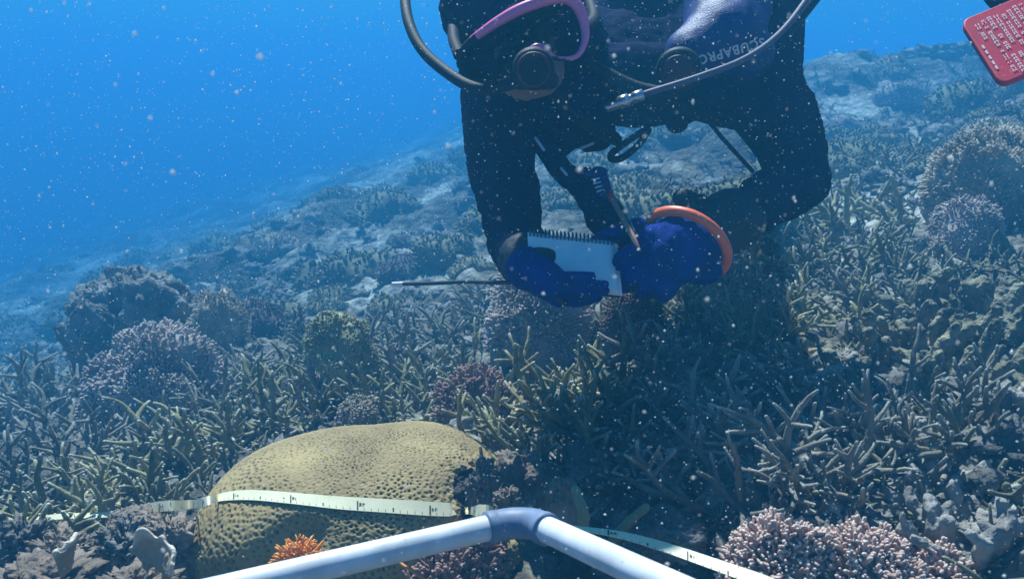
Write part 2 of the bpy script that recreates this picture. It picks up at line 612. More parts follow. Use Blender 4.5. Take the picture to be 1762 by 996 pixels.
def brain_coral():
    n, m = 820, 430
    th = np.arange(n) / n * 2 * math.pi
    ph = np.linspace(0.002, 2.35, m)
    d = np.stack([np.sin(ph)[:, None] * np.cos(th), np.sin(ph)[:, None] * np.sin(th), np.cos(ph)[:, None] * np.ones(n)], -1).reshape(-1, 3)
    base = d * brain_radius(d)[:, None]
    rng = np.random.default_rng(4)
    npit = 9000
    i = np.arange(npit) + 0.5
    z = 1 - 2 * i / npit
    t2 = i * 2.399963
    s = np.sqrt(1 - z * z)
    # an even scatter on the sphere, relaxed by jitter, laid on the coral's skin
    pd = np.stack([s * np.cos(t2), s * np.sin(t2), z], -1)
    pd = pd[pd[:, 2] > -0.75] + rng.normal(0, 0.011, (int((pd[:, 2] > -0.75).sum()), 3))
    pd /= np.linalg.norm(pd, axis=1)[:, None]
    pits = pd * brain_radius(pd)[:, None]
    kd = kdtree.KDTree(len(pits))
    for k, p in enumerate(pits):
        kd.insert(p, k)
    kd.balance()
    d1 = np.empty(len(base))
    d2 = np.empty(len(base))
    for k, p in enumerate(base):
        r = kd.find_n(p, 2)
        d1[k] = r[0][2]
        d2[k] = r[1][2]
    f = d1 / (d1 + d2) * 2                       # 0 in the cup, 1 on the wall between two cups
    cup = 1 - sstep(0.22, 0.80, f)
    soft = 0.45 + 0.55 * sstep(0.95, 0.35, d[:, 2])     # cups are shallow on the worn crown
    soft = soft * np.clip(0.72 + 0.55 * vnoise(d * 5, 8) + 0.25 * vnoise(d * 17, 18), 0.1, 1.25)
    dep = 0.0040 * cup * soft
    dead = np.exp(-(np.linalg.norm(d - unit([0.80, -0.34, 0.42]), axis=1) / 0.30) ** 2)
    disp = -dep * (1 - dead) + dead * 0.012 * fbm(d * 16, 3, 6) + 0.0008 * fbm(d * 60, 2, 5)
    v = base * (1 + disp / np.linalg.norm(base, axis=1))[:, None]
    g = Geo()
    i = np.arange(m - 1)[:, None] * n
    j = np.arange(n)[None, :]
    j2 = (j + 1) % n
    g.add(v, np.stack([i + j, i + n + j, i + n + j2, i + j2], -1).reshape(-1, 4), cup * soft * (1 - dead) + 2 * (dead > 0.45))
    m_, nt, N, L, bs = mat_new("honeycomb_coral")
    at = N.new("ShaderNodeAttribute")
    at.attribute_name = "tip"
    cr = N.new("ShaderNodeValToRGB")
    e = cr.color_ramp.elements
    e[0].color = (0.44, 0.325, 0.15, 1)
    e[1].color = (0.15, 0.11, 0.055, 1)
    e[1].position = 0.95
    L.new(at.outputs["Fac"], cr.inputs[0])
    mx = N.new("ShaderNodeMixRGB")
    mt = N.new("ShaderNodeMath")
    mt.operation = 'GREATER_THAN'
    mt.inputs[1].default_value = 1.4
    L.new(at.outputs["Fac"], mt.inputs[0])
    L.new(mt.outputs[0], mx.inputs[0])
    L.new(cr.outputs[0], mx.inputs[1])
    mx.inputs[2].default_value = (0.05, 0.042, 0.045, 1)
    tc = N.new("ShaderNodeTexCoord")
    no = N.new("ShaderNodeTexNoise")
    no.inputs["Scale"].default_value = 9
    no.inputs["Detail"].default_value = 6
    L.new(tc.outputs["Object"], no.inputs["Vector"])
    c2 = N.new("ShaderNodeValToRGB")
    c2.color_ramp.elements[0].position = 0.3
    c2.color_ramp.elements[0].color = (0.58, 0.56, 0.58, 1)
    c2.color_ramp.elements[1].position = 0.7
    L.new(no.outputs["Fac"], c2.inputs[0])
    m2 = N.new("ShaderNodeMixRGB")
    m2.blend_type = 'MULTIPLY'
    m2.inputs[0].default_value = 1
    L.new(mx.outputs[0], m2.inputs[1])
    L.new(c2.outputs[0], m2.inputs[2])
    L.new(m2.outputs[0], bs.inputs["Base Color"])
    bs.inputs["Roughness"].default_value = 0.8
    bs.inputs["Specular IOR Level"].default_value = 0.2
    o = link("honeycomb_coral", g.mesh("honeycomb_coral", m_), None, BC)
    tag(o, "large rounded yellow-brown honeycomb coral crossed by the measuring tape", "coral")
brain_coral()

def coarse_brain():
    n, m = 120, 80
    th = np.arange(n) / n * 2 * math.pi
    ph = np.linspace(0.01, 2.5, m)
    d = np.stack([np.sin(ph)[:, None] * np.cos(th), np.sin(ph)[:, None] * np.sin(th), np.cos(ph)[:, None] * np.ones(n)], -1).reshape(-1, 3)
    v = d * (brain_radius(d) + 0.001)[:, None] + BC
    q = [(i * n + j, (i + 1) * n + j, (i + 1) * n + (j + 1) % n, i * n + (j + 1) % n) for i in range(m - 1) for j in range(n)]
    return BVHTree.FromPolygons([tuple(p) for p in v], q)
BVH_BRAIN = coarse_brain()

# ------------------------------------------------------------------ bushy corals
def bush(px, py, w, h, d, mat, label, seed, n=500, fl=0.2, fr=None, fork=True, name="bushy_coral", lumps=0.2, depth=0.8, dz=0.0, group="bushy cushion corals on the reef"):
    """a cushion whose middle of the crown's foot is seen at px, py"""
    c, d = on_reef(px, py, d, 0.25 if d > 1.3 else 0.06)
    k = d / FPX
    rx = w * 0.53 * k
    rz = h * k * (0.8 if d > 3.4 else 1.3 if d > 1.4 else 1.05)
    if 1.4 < d < 3.4:
        c = c + np.array([0, 0, 0.45 * rz])
    if fl < 0.2:
        n, fl, fork = int(n * 2.5), fl * 0.62, False
    if fr is None:
        fr = max(0.0026, rx * (0.040 if fl > 0.15 else 0.019))
    CUSHIONS.append((c[0], c[1], rx))
    g = bush_geo(seed, rx, rx * depth, rz, n, fl, fr, fork, 5, lumps)
    o = link(name, g.mesh(name, mat), None, c)
    o.rotation_euler = (0, 0, seed * 1.3)
    tag(o, label, "coral", group)
    return o

CUSHIONS = []
BUSHES = [
    # px, foot py, width, height, distance, material, label, fingers, finger length
    (925, 630, 205, 110, 2.05, M_bush_mauve, "greyish mauve bushy coral mound just below the notebook and gloved hands", 1000, 0.16),
    (270, 745, 250, 100, 1.95, M_bush_mauve, "broad purple-grey bushy coral mound behind the staghorn left of the honeycomb coral", 1100, 0.15),
    (378, 625, 115, 72, 2.5, M_bush_brown, "olive brown bushy coral dome beside the dark boulder", 500, 0.16),
    (590, 668, 150, 76, 2.1, M_pale, "pale green-yellow coral dome half behind grey staghorn branches", 800, 0.10),
    (1090, 615, 115, 72, 1.95, M_bush_red, "reddish brown fuzzy coral right of the mauve mound under the hands", 600, 0.15),
    (1280, 585, 165, 80, 1.85, M_bush_brown, "pale grey-brown fuzzy coral dome below the orange wristband", 700, 0.12),
    (1700, 385, 240, 90, 2.3, M_bush_brown, "wide brown bushy coral at the right edge of the reef", 1000, 0.16),
    (1655, 448, 130, 62, 2.0, M_bush_mauve, "small greyish bushy coral in front of the wide brown one", 520, 0.16),
    (1340, 1012, 185, 128, 0.95, M_bush_pink, "bright salmon-pink finger coral, taller dome at the bottom of the photo", 900, 0.24),
    (1492, 1022, 180, 108, 0.96, M_bush_pink, "mauve-pink finger coral dome right of the taller salmon one", 800, 0.24),
    (1610, 1030, 120, 90, 0.98, M_bush_pink, "small tan-pink finger coral beside the knobbly dead rock", 360, 0.26),
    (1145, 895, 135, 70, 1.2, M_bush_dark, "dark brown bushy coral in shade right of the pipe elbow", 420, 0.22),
    (1545, 915, 170, 60, 1.15, M_bush_brown, "brown feathery coral in shade behind the pink finger corals", 600, 0.25),
    (820, 745, 130, 60, 1.5, M_bush_red, "pinkish fine-fingered coral just behind the honeycomb coral's right shoulder", 420, 0.3),
    (790, 1010, 180, 80, 1.02, M_bush_red, "pink-brown bushy coral under the left white pipe", 460, 0.28),
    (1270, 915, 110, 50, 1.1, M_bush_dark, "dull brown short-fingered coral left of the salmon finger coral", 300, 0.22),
]
for k, b in enumerate(BUSHES):
    px, py, w, h, d, mt, lab, n, fl = b
    bush(px, py, w, h, d, mt, lab, 11 + k, n, fl)

FAR_BUSHES = [
    (240, 660, 92, 55, 2.55, M_pale, "pale yellowish coral dome in front of the dark boulder", 350, 0.10),
    (307, 655, 74, 46, 2.5, M_pale, "small pale cushion coral between the yellowish dome and the olive one", 260, 0.12),
    (1545, 175, 100, 50, 5.5, M_bush_mauve, "distant pinkish coral mound on the slope left of the red tag", 220, 0.12),
    (1535, 122, 80, 42, 6.5, M_bush_brown, "farthest coral mound on the upper skyline of the slope", 220, 0.12),
    (1448, 222, 70, 32, 4.6, M_bush_mauve, "distant mound right beside the diver's left upper arm", 220, 0.12),
    (1710, 245, 130, 62, 3.6, M_bush_brown, "hazy round coral mound below the red tag", 380, 0.12),
    (1690, 305, 110, 50, 3.1, M_pale, "pale green coral mound above the wide brown bushy coral", 380, 0.12),
    (1745, 170, 70, 60, 4.2, M_bush_brown, "hazy boulder-like coral directly under the red tag's corner", 240, 0.12),
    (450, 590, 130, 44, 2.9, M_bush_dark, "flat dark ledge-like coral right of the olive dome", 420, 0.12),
    (480, 430, 110, 40, 5.0, M_bush_brown, "faint far coral mound against the open blue water", 240, 0.12),
    (700, 470, 120, 40, 3.9, M_bush_dark, "hazy coral ledge above the tip of the grey rod", 320, 0.12),
    (620, 760, 100, 46, 1.62, M_bush_brown, "low brown cushion coral directly behind the honeycomb coral's crown", 360, 0.16),
]
for k, b in enumerate(FAR_BUSHES):
    px, py, w, h, d, mt, lab, n, fl = b
    bush(px, py, w, h, d, mt, lab, 51 + k, n, fl, group="hazy coral mounds further off")

# ------------------------------------------------------------------ boulders and dead coral
def rock(px, py, w, h, d, mat, label, seed, cat="rock", name="reef_boulder", depth=0.9, amp=0.24, knob=0.3, freq=2.0, group=None, tilt=0.0):
    c = P(px, py, d)
    k = d / FPX
    g = rock_geo(seed, w * 0.55 * k, w * 0.55 * k * depth, h * 0.6 * k, amp=amp, knob=knob, freq=freq)
    o = link(name, g.mesh(name, mat), None, c)
    o.rotation_euler = (0, tilt, 0)
    tag(o, label, cat, group)
    return o

rock(245, 590, 215, 225, 2.8, M_rock, "big dark encrusted boulder standing out against the blue water", 3, amp=0.16, knob=0.22, freq=2.4)
rock(905, 840, 105, 110, 1.25, M_rock_tan, "lumpy tan rock right of the honeycomb coral's dead end", 5)
rock(836, 845, 70, 90, 1.13, M_rock, "dark pitted lump against the honeycomb coral's right end", 6)
rock(966, 875, 62, 100, 1.08, M_rock_tan, "upright thumb-shaped dead coral knob behind the pipe elbow", 7, depth=1, amp=0.12, knob=0.15)
rock(1010, 810, 90, 90, 1.3, M_rock, "dark rounded rock in shade behind the thumb-shaped knob", 8)
rock(875, 870, 50, 60, 1.05, M_rock_tan, "small pinkish pebble-like knob just above the pipe elbow", 9)
rock(1150, 920, 130, 60, 1.05, M_rock, "low shaded rock behind the right pipe and tape", 10)
rock(300, 945, 130, 100, 1.18, M_rock_tan, "brown crusty rock against the honeycomb coral's left foot", 12, knob=0.45, freq=3)
rock(215, 945, 110, 90, 1.16, M_rock, "dark hollowed rubble block under the near left staghorn", 13, knob=0.5, freq=3)
rock(110, 965, 120, 90, 1.12, M_rock_tan, "purple-brown rubble lump at the bottom left", 14, knob=0.45, freq=3)
rock(35, 945, 110, 90, 1.15, M_rock, "dark rubble block in the bottom left corner", 15, knob=0.5, freq=3)
rock(60, 1010, 190, 70, 1.02, M_rock_tan, "flat tan rubble slab along the bottom left edge", 16, knob=0.4, freq=3)
rock(235, 1015, 150, 60, 1.0, M_rock_tan, "tan rubble lump at the bottom edge left of the white pipe", 17, knob=0.4, freq=3)
rock(700, 450, 110, 30, 4.2, M_rock_pale, "pale flat sandy rock slab in the haze behind the rod", 18)
rock(1660, 110, 230, 60, 7.0, M_rock, "far hazy rock ridge behind the red tag", 19, knob=0.4)

def knobs(px, py, d, n, spread, seed, mat, label, size=0.03, name="dead_coral"):
    """a clump of blunt knobbly dead branches, one skin"""
    rng = np.random.default_rng(seed)
    g = Geo()
    g.ellipsoid((0, 0, -0.02), (spread, spread * 0.8, spread * 0.6), 20, 12, 0.2, seed, 2)
    for k in range(n):
        a = rng.uniform(0, 2 * math.pi)
        rr = spread * math.sqrt(rng.random())
        p = np.array([math.cos(a) * rr, math.sin(a) * rr * 0.8, spread * 0.25])
        dr = unit([math.cos(a) * rr / spread * 0.9 + rng.normal(0, 0.3), math.sin(a) * rr / spread * 0.7 + rng.normal(0, 0.3), 1.0])
        L = size * rng.uniform(1.2, 2.8)
        e = p + dr * L
        capsule(g, p, size * rng.uniform(0.5, 0.7), e, size * rng.uniform(0.40, 0.62), 12)
        if rng.random() < 0.6:
            f = e + unit(dr + rng.normal(0, 0.8, 3)) * size * rng.uniform(0.6, 1.4)
            capsule(g, e, size * 0.42, f, size * 0.36, 12)
    me = remeshed(g, max(0.0035, size * 0.13), name, mat, 2, size * 0.22, 55, seed)
    tag(link(name, me, None, P(px, py, d)), label, "coral", "knobbly dead corals on the right")

knobs(1700, 960, 1.0, 44, 0.10, 1, M_rock_pale, "pale knobbly dead coral clump in the bottom right corner", 0.021)
knobs(1720, 880, 1.12, 38, 0.095, 2, M_rock_pale, "grey knobbly dead coral above the bottom right corner clump", 0.025)
knobs(1650, 880, 1.15, 9, 0.06, 3, M_rock_pale, "small group of pale dead coral stumps beside the pink finger corals", 0.024)
knobs(1740, 770, 1.25, 14, 0.10, 4, M_rock_pale, "grey-blue dead coral clump halfway up the right edge", 0.025)
knobs(1690, 690, 1.45, 18, 0.13, 5, M_knob, "brownish lobed coral on the right slope below the wide brown bush", 0.030)
knobs(1590, 640, 1.5, 16, 0.12, 6, M_knob, "lobed grey coral left of the brownish lobed one on the right slope", 0.030)
knobs(1500, 690, 1.4, 12, 0.10, 7, M_knob, "dim lobed coral stumps at the edge of the diver's shadow", 0.028)
knobs(1740, 590, 1.7, 18, 0.14, 8, M_knob, "highest lobed grey coral at the right edge", 0.030)
knobs(1640, 570, 1.75, 14, 0.11, 9, M_knob, "lobed coral just under the small greyish bush on the right", 0.038)

# ------------------------------------------------------------------ staghorn colonies
STAG = [staghorn_geo(s, 0.21, st, r, 3, sp).mesh("staghorn_coral", M_stag) for s, st, r, sp in
        ((1, 8, 0.0086, 1.2), (2, 10, 0.0080, 1.1), (3, 8, 0.0092, 1.25), (4, 10, 0.0076, 1.2), (5, 9, 0.0084, 1.05), (6, 8, 0.0080, 1.3))]
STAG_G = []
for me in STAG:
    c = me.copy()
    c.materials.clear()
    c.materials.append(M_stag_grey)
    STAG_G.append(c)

STAGS = [
    # px, foot py, distance, scale, grey, label
    (165, 905, 1.25, 0.95, 0, "thick-branched olive staghorn standing over the tape near the left edge"),
    (215, 900, 1.22, 0.75, 0, "open forked staghorn left of where the tape meets the honeycomb coral"),
    (95, 905, 1.35, 0.75, 0, "small staghorn at the left end of the tape"),
    (40, 860, 1.6, 0.9, 1, "dim blue-grey staghorn at the left edge above the tape"),
    (255, 835, 1.45, 1.0, 0, "low spreading staghorn in front of the purple-grey mound's foot"),
    (330, 815, 1.45, 1.05, 0, "dense staghorn touching the left shoulder of the honeycomb coral"),
    (405, 775, 1.55, 1.05, 0, "staghorn with pale tips above the honeycomb coral's left shoulder"),
    (330, 765, 1.7, 0.9, 1, "grey staghorn between the purple-grey mound and the honeycomb coral"),
    (470, 735, 1.65, 1.05, 0, "tall staghorn rising behind the honeycomb coral's left slope"),
    (540, 720, 1.7, 1.0, 0, "staghorn in front of the pale green-yellow dome"),
    (600, 715, 1.75, 0.95, 1, "grey branching coral right of the pale dome, behind the crown of the honeycomb coral"),
    (665, 710, 1.75, 1.05, 0, "long straight-branched staghorn above the honeycomb coral's crown"),
    (735, 715, 1.6, 1.05, 0, "staghorn with long lit prongs above the honeycomb coral's right shoulder"),
    (790, 665, 1.8, 1.0, 0, "yellowish staghorn just left of the mauve mound under the hands"),
    (700, 640, 2.1, 1.15, 1, "grey staghorn thicket midway between the pale dome and the mauve mound"),
    (760, 600, 2.3, 1.2, 1, "blue-grey staghorn thicket below the grey rod"),
    (640, 610, 2.4, 1.1, 1, "blue-grey staghorn behind the pale green-yellow dome"),
    (560, 590, 2.6, 1.1, 1, "hazy staghorn thicket between the flat ledge and the rod"),
    (1000, 700, 1.5, 1.15, 0, "bright staghorn with a tall upright prong in the middle of the reef"),
    (920, 725, 1.45, 1.0, 0, "knotted staghorn right of the pinkish fine-fingered coral"),
    (870, 770, 1.35, 0.8, 0, "short staghorn prongs touching the honeycomb coral's right end"),
    (960, 780, 1.35, 0.9, 0, "staghorn tangle above the thumb-shaped dead knob"),
    (1060, 740, 1.4, 1.0, 0, "half-lit staghorn at the left edge of the diver's shadow"),
    (1100, 800, 1.3, 1.0, 1, "shaded staghorn above the dark brown bushy coral"),
    (1190, 770, 1.35, 1.05, 1, "dark staghorn in the middle of the diver's shadow"),
    (1280, 840, 1.25, 1.0, 1, "dark staghorn behind the salmon finger coral"),
    (1280, 740, 1.45, 1.05, 1, "dark staghorn in shadow right below the fuzzy grey-brown dome"),
    (1370, 800, 1.3, 1.05, 1, "shadowed staghorn thicket above the mauve-pink finger coral"),
    (1450, 860, 1.2, 0.95, 1, "shadowed staghorn between the finger corals and the lobed corals"),
    (1400, 700, 1.5, 1.1, 1, "long thin-branched staghorn inside the right half of the diver's shadow"),
    (1190, 660, 1.7, 1.1, 1, "staghorn between the reddish fuzzy coral and the grey-brown dome"),
    (1140, 570, 2.0, 1.05, 0, "staghorn tips touching the underside of the blue glove with pencil"),
    (1010, 570, 2.3, 0.9, 0, "staghorn peeking out behind the mauve mound, under the notebook"),
    (1210, 545, 2.1, 1.0, 0, "lit staghorn below the wrist with the orange band"),
    (1350, 600, 1.8, 1.15, 0, "staghorn with long curved branches right of the grey-brown dome"),
    (1430, 570, 1.9, 1.15, 0, "staghorn thicket below the diver's forearm, middle of the right side"),
    (1330, 500, 2.2, 1.2, 0, "pale staghorn with curved prongs directly below the diver's forearm"),
    (1420, 480, 2.3, 1.15, 0, "bluish staghorn below the diver's left elbow"),
    (1500, 400, 2.5, 1.3, 0, "tall staghorn with two upright prongs right of the diver's left elbow"),
    (1460, 430, 2.4, 1.15, 0, "dense staghorn bed left of the tall two-pronged one"),
    (1540, 470, 2.2, 1.15, 0, "staghorn left of the small greyish bush at right"),
    (1510, 560, 1.9, 1.1, 0, "staghorn with a long slanting branch above the lobed corals"),
    (1560, 530, 2.0, 1.0, 1, "grey staghorn under the small greyish bush at right"),
    (1590, 750, 1.3, 0.95, 1, "thin crooked dark branches among the lobed corals at right"),
    (1660, 790, 1.25, 0.8, 1, "small dark staghorn beside the grey-blue dead clump at right"),
    (60, 720, 2.2, 1.2, 1, "blue-grey staghorn at the left edge below the open water"),
    (120, 690, 2.4, 1.2, 1, "pale spread-armed staghorn at the foot of the dark boulder"),
    (190, 800, 1.7, 0.9, 1, "dusky staghorn under the left flank of the purple-grey mound"),
    (90, 800, 1.75, 1.05, 1, "hazy staghorn bed at the left between tape and open water"),
    (480, 660, 2.2, 1.1, 1, "blue-grey staghorn right of the olive dome"),
    (430, 700, 2.0, 1.0, 1, "grey staghorn above the pale-tipped one, behind the left slope"),
    (840, 540, 2.6, 1.2, 1, "hazy branching coral behind the mauve mound, below the rod"),
    (1350, 880, 1.15, 0.7, 1, "three slanting shaded prongs just above the salmon finger coral"),
    (1480, 760, 1.32, 0.9, 1, "dim staghorn at the bottom right of the diver's shadow"),
]
rr = random.Random(8)
for k, (px, py, d, sc, grey, lab) in enumerate(STAGS):
    me = (STAG_G if grey else STAG)[k % 6]
    c, e = on_reef(px, py, d, 0.2)
    o = link("staghorn_coral", me, None, c)
    sc = sc * 0.80 * e / d
    o.rotation_euler = (rr.uniform(-0.15, 0.15), rr.uniform(-0.15, 0.15), rr.uniform(0, 6.28))
    s = sc * rr.uniform(0.92, 1.08)
    o.scale = (s, s, s * rr.uniform(0.8, 1.0))
    tag(o, lab, "coral", "staghorn corals on the reef")

# single broken prongs by the pipe elbow
def prong(pts, rad, label):
    g = Geo()
    p = bez(pts, 14)
    o0 = p[0]
    g.tube(p - o0, np.linspace(rad, rad * 0.72, 14) * (1 + 0.05 * np.sin(np.arange(14) * 1.7)), 12, 0.1, 0.62)
    tag(link("coral_prong", g.mesh("coral_prong", M_stag), None, o0), label, "coral", "single prongs beside the pipe elbow")
prong([P(1003, 915, 1.0), P(1003, 880, 1.0), P(990, 842, 1.02)], 0.0085, "short blunt olive prong standing right of the pipe elbow")
prong([P(1035, 960, 0.98), P(1075, 905, 1.0), P(1112, 872, 1.03)], 0.0075, "long slanting olive prong leaning over the tape")

# ------------------------------------------------------------------ plates bottom left
def plate(px, py, d, size, seed, rot, label):
    n, m = 26, 14
    u = np.linspace(-1, 1, n)
    v = np.linspace(0, 1, m)
    U, V = np.meshgrid(u, v, indexing="ij")
    q = np.stack([U * 2, V * 2, 0 * U + seed], -1)
    th = U * 1.5
    r = size * (0.22 + 0.62 * V + 0.10 * fbm(q, 2, seed + 4))
    x = np.sin(th) * r
    y = -np.cos(th) * r * 0.75
    z = V * size * (1.0 - 0.3 * U * U + 0.25 * fbm(q * 1.6, 3, seed))
    top = np.stack([x, y, z], -1).reshape(-1, 3)
    g = Geo()
    i = np.arange(n - 1)[:, None] * m
    j = np.arange(m - 1)[None, :]
    f = np.stack([i + j, i + j + 1, i + m + j + 1, i + m + j], -1).reshape(-1, 4)
    g.add(top, f, np.repeat(v[None, :], n, 0).ravel())
    me = g.mesh("plate_coral", M_plate)
    o = link("plate_coral", me, None, P(px, py, d))
    o.rotation_euler = rot
    so = o.modifiers.new("t", 'SOLIDIFY')
    so.thickness = 0.006
    sb = o.modifiers.new("s", 'SUBSURF')
    sb.levels = sb.render_levels = 1
    tag(o, label, "coral", "curled plate corals at the bottom left")
plate(105, 985, 0.98, 0.045, 1, (-0.2, 0.35, 2.0), "curled tan plate coral, leftmost of the two bright ones")
plate(262, 990, 0.98, 0.045, 2, (-0.3, -0.2, 2.6), "curled tan plate coral next to the left foot of the honeycomb coral")
rock(232, 908, 90, 60, 1.2, M_rock_tan, "smooth brown hump just under the bright start of the tape", 25, amp=0.15, knob=0.15)

# ------------------------------------------------------------------ small cover nobody could count
def scatter(n, rng, y0, y1, power=1.6):
    """points on the reef, more of them near the camera"""
    t = rng.random(n)
    y = (y0 ** -power + t * (y1 ** -power - y0 ** -power)) ** (-1 / power)
    x = rng.uniform(-1, 1, n) * (0.80 * y + 0.5)
    return x, y, H(x, y)

def coral_cover():
    """the thicket of broken and half-grown branches between the colonies"""
    rng = np.random.default_rng(12)
    var = []
    for k in range(10):
        g = staghorn_geo(200 + k, 0.12, 3, 0.0056, 2 if k % 3 else 3, 1.35, 5, False)
        var.append((np.concatenate(g.v), np.concatenate(g.q), np.concatenate(g.a)))
    g = Geo()
    for (n, y0, y1, k) in ((1100, 0.85, 2.2, 1.0), (1700, 1.7, 4.5, 1.25), (2000, 3.2, 9, 1.2)):
        x, y, z = scatter(n, rng, y0, y1, 1.2)
        keep = fbm(np.stack([x, y, 0 * x], -1) * 1.4, 2, 44) > -0.22
        for bx, by, br in CUSHIONS:
            keep &= np.hypot(x - bx, y - by) > br * 1.1
        keep &= np.hypot((x - BC[0]) / 0.27, (y - BC[1]) / 0.21) > 1
        for a, b, c in zip(x[keep], y[keep], z[keep]):
            v, q, at = var[int(rng.integers(len(var)))]
            t = rng.uniform(0, 6.28)
            sc = k * rng.uniform(0.5, 1.15)
            ct, st = math.cos(t) * sc, math.sin(t) * sc
            w = np.stack([v[:, 0] * ct - v[:, 1] * st + a, v[:, 0] * st + v[:, 1] * ct + b, v[:, 2] * sc * rng.uniform(0.6, 1.0) + c], -1)
            g.add(w, q, at)
    # rounded cushions that merge into the hazy cover further down the slope
    dom = []
    for k in range(4):
        b_ = bush_geo(300 + k, 0.14, 0.12, 0.09, 320, 0.10, 0.0042, False, 4, 0.3)
        dom.append((np.concatenate(b_.v), np.concatenate(b_.q), np.concatenate(b_.a)))
    x, y, z = scatter(120, rng, 3.0, 12, 0.9)
    for a, b, c in zip(x, y, z):
        v, q, at = dom[int(rng.integers(4))]
        sc = rng.uniform(0.6, 1.7) * (0.7 + 0.1 * b)
        t = rng.uniform(0, 6.28)
        ct, st = math.cos(t) * sc, math.sin(t) * sc
        g.add(np.stack([v[:, 0] * ct - v[:, 1] * st + a, v[:, 0] * st + v[:, 1] * ct + b, v[:, 2] * sc + c], -1), q, at)
    tag(link("coral_cover", g.mesh("coral_cover", M_cover)), None, None, None, "stuff")
coral_cover()

def coral_rubble():
    rng = np.random.default_rng(13)
    g = Geo()
    for (n, y0, y1, k) in ((900, 0.8, 2.4, 0.9), (1200, 2.0, 5, 1.0), (500, 4, 16, 1.8)):
        x, y, z = scatter(n, rng, y0, y1, 1.2)
        for a, b, c in zip(x, y, z):
            s = rng.uniform(0.012, 0.038) * k
            g.ellipsoid((a, b, c + s * 0.2), (s * rng.uniform(0.8, 1.5), s * rng.uniform(0.8, 1.3), s * rng.uniform(0.5, 1.0)), 14, 10, 0.75, int(rng.integers(1, 999)), 2.6)
    tag(link("coral_rubble", g.mesh("coral_rubble", M_rock)), None, None, None, "stuff")
coral_rubble()

# ------------------------------------------------------------------ quadrat of white pipe
M_pvc = plain("white_pvc", (0.74, 0.75, 0.80), 0.38, 0.08, 60, 0.45, 0.25, nscale=22)
M_pvc_grey = plain("grey_blue_pvc", (0.19, 0.24, 0.36), 0.5, 0.1, 60, 0.35, 0.3)
def quadrat():
    E = P(903, 893, 0.93)
    A = P(455, 997, 0.82)
    B = P(1130, 997, 0.735)
    d1, d2 = unit(A - E), unit(B - E)
    S = 0.50
    C = [E, E + d1 * S, E + d1 * S + d2 * S, E + d2 * S]
    root = empty("quadrat_frame", C[0])
    tag(root, "white plastic pipe survey frame with a grey-blue corner elbow", "survey frame")
    R = 0.0145
    for k in range(4):
        a, b = C[k] - E, C[(k + 1) % 4] - E
        t = unit(b - a)
        g = Geo()
        pts = np.array([a + t * 0.030, a + t * 0.05] + [a + t * (0.05 + (S - 0.10) * f) for f in np.linspace(0.05, 0.95, 8)] + [b - t * 0.05, b - t * 0.030])
        g.tube(pts, np.full(len(pts), R), 28, cap=False)
        link("pipe", g.mesh("pipe", M_pvc), root)
    for k in range(4):
        c = C[k] - E
        ta, tb = unit(C[(k + 1) % 4] - C[k]), unit(C[k - 1] - C[k])
        p0, p1 = c + ta * 0.047, c + tb * 0.047
        g = Geo()
        curve = [p0, c + ta * 0.030, c + ta * 0.016 + tb * 0.004, c + ta * 0.004 + tb * 0.016, c + tb * 0.030, p1]
        curve = bez(curve, 30)
        rad = np.full(30, 0.0184)
        rad[4:26] = 0.0176
        t0, t1 = unit(curve[0] - curve[1]), unit(curve[-1] - curve[-2])
        curve = np.vstack([curve[0] - t0 * 0.0002, curve, curve[-1] - t1 * 0.0002])
        rad = np.concatenate([[R * 0.98], rad, [R * 0.98]])
        g.tube(curve, rad, 28, cap=False)
        link("elbow", g.mesh("elbow", M_pvc_grey), root)
quadrat()

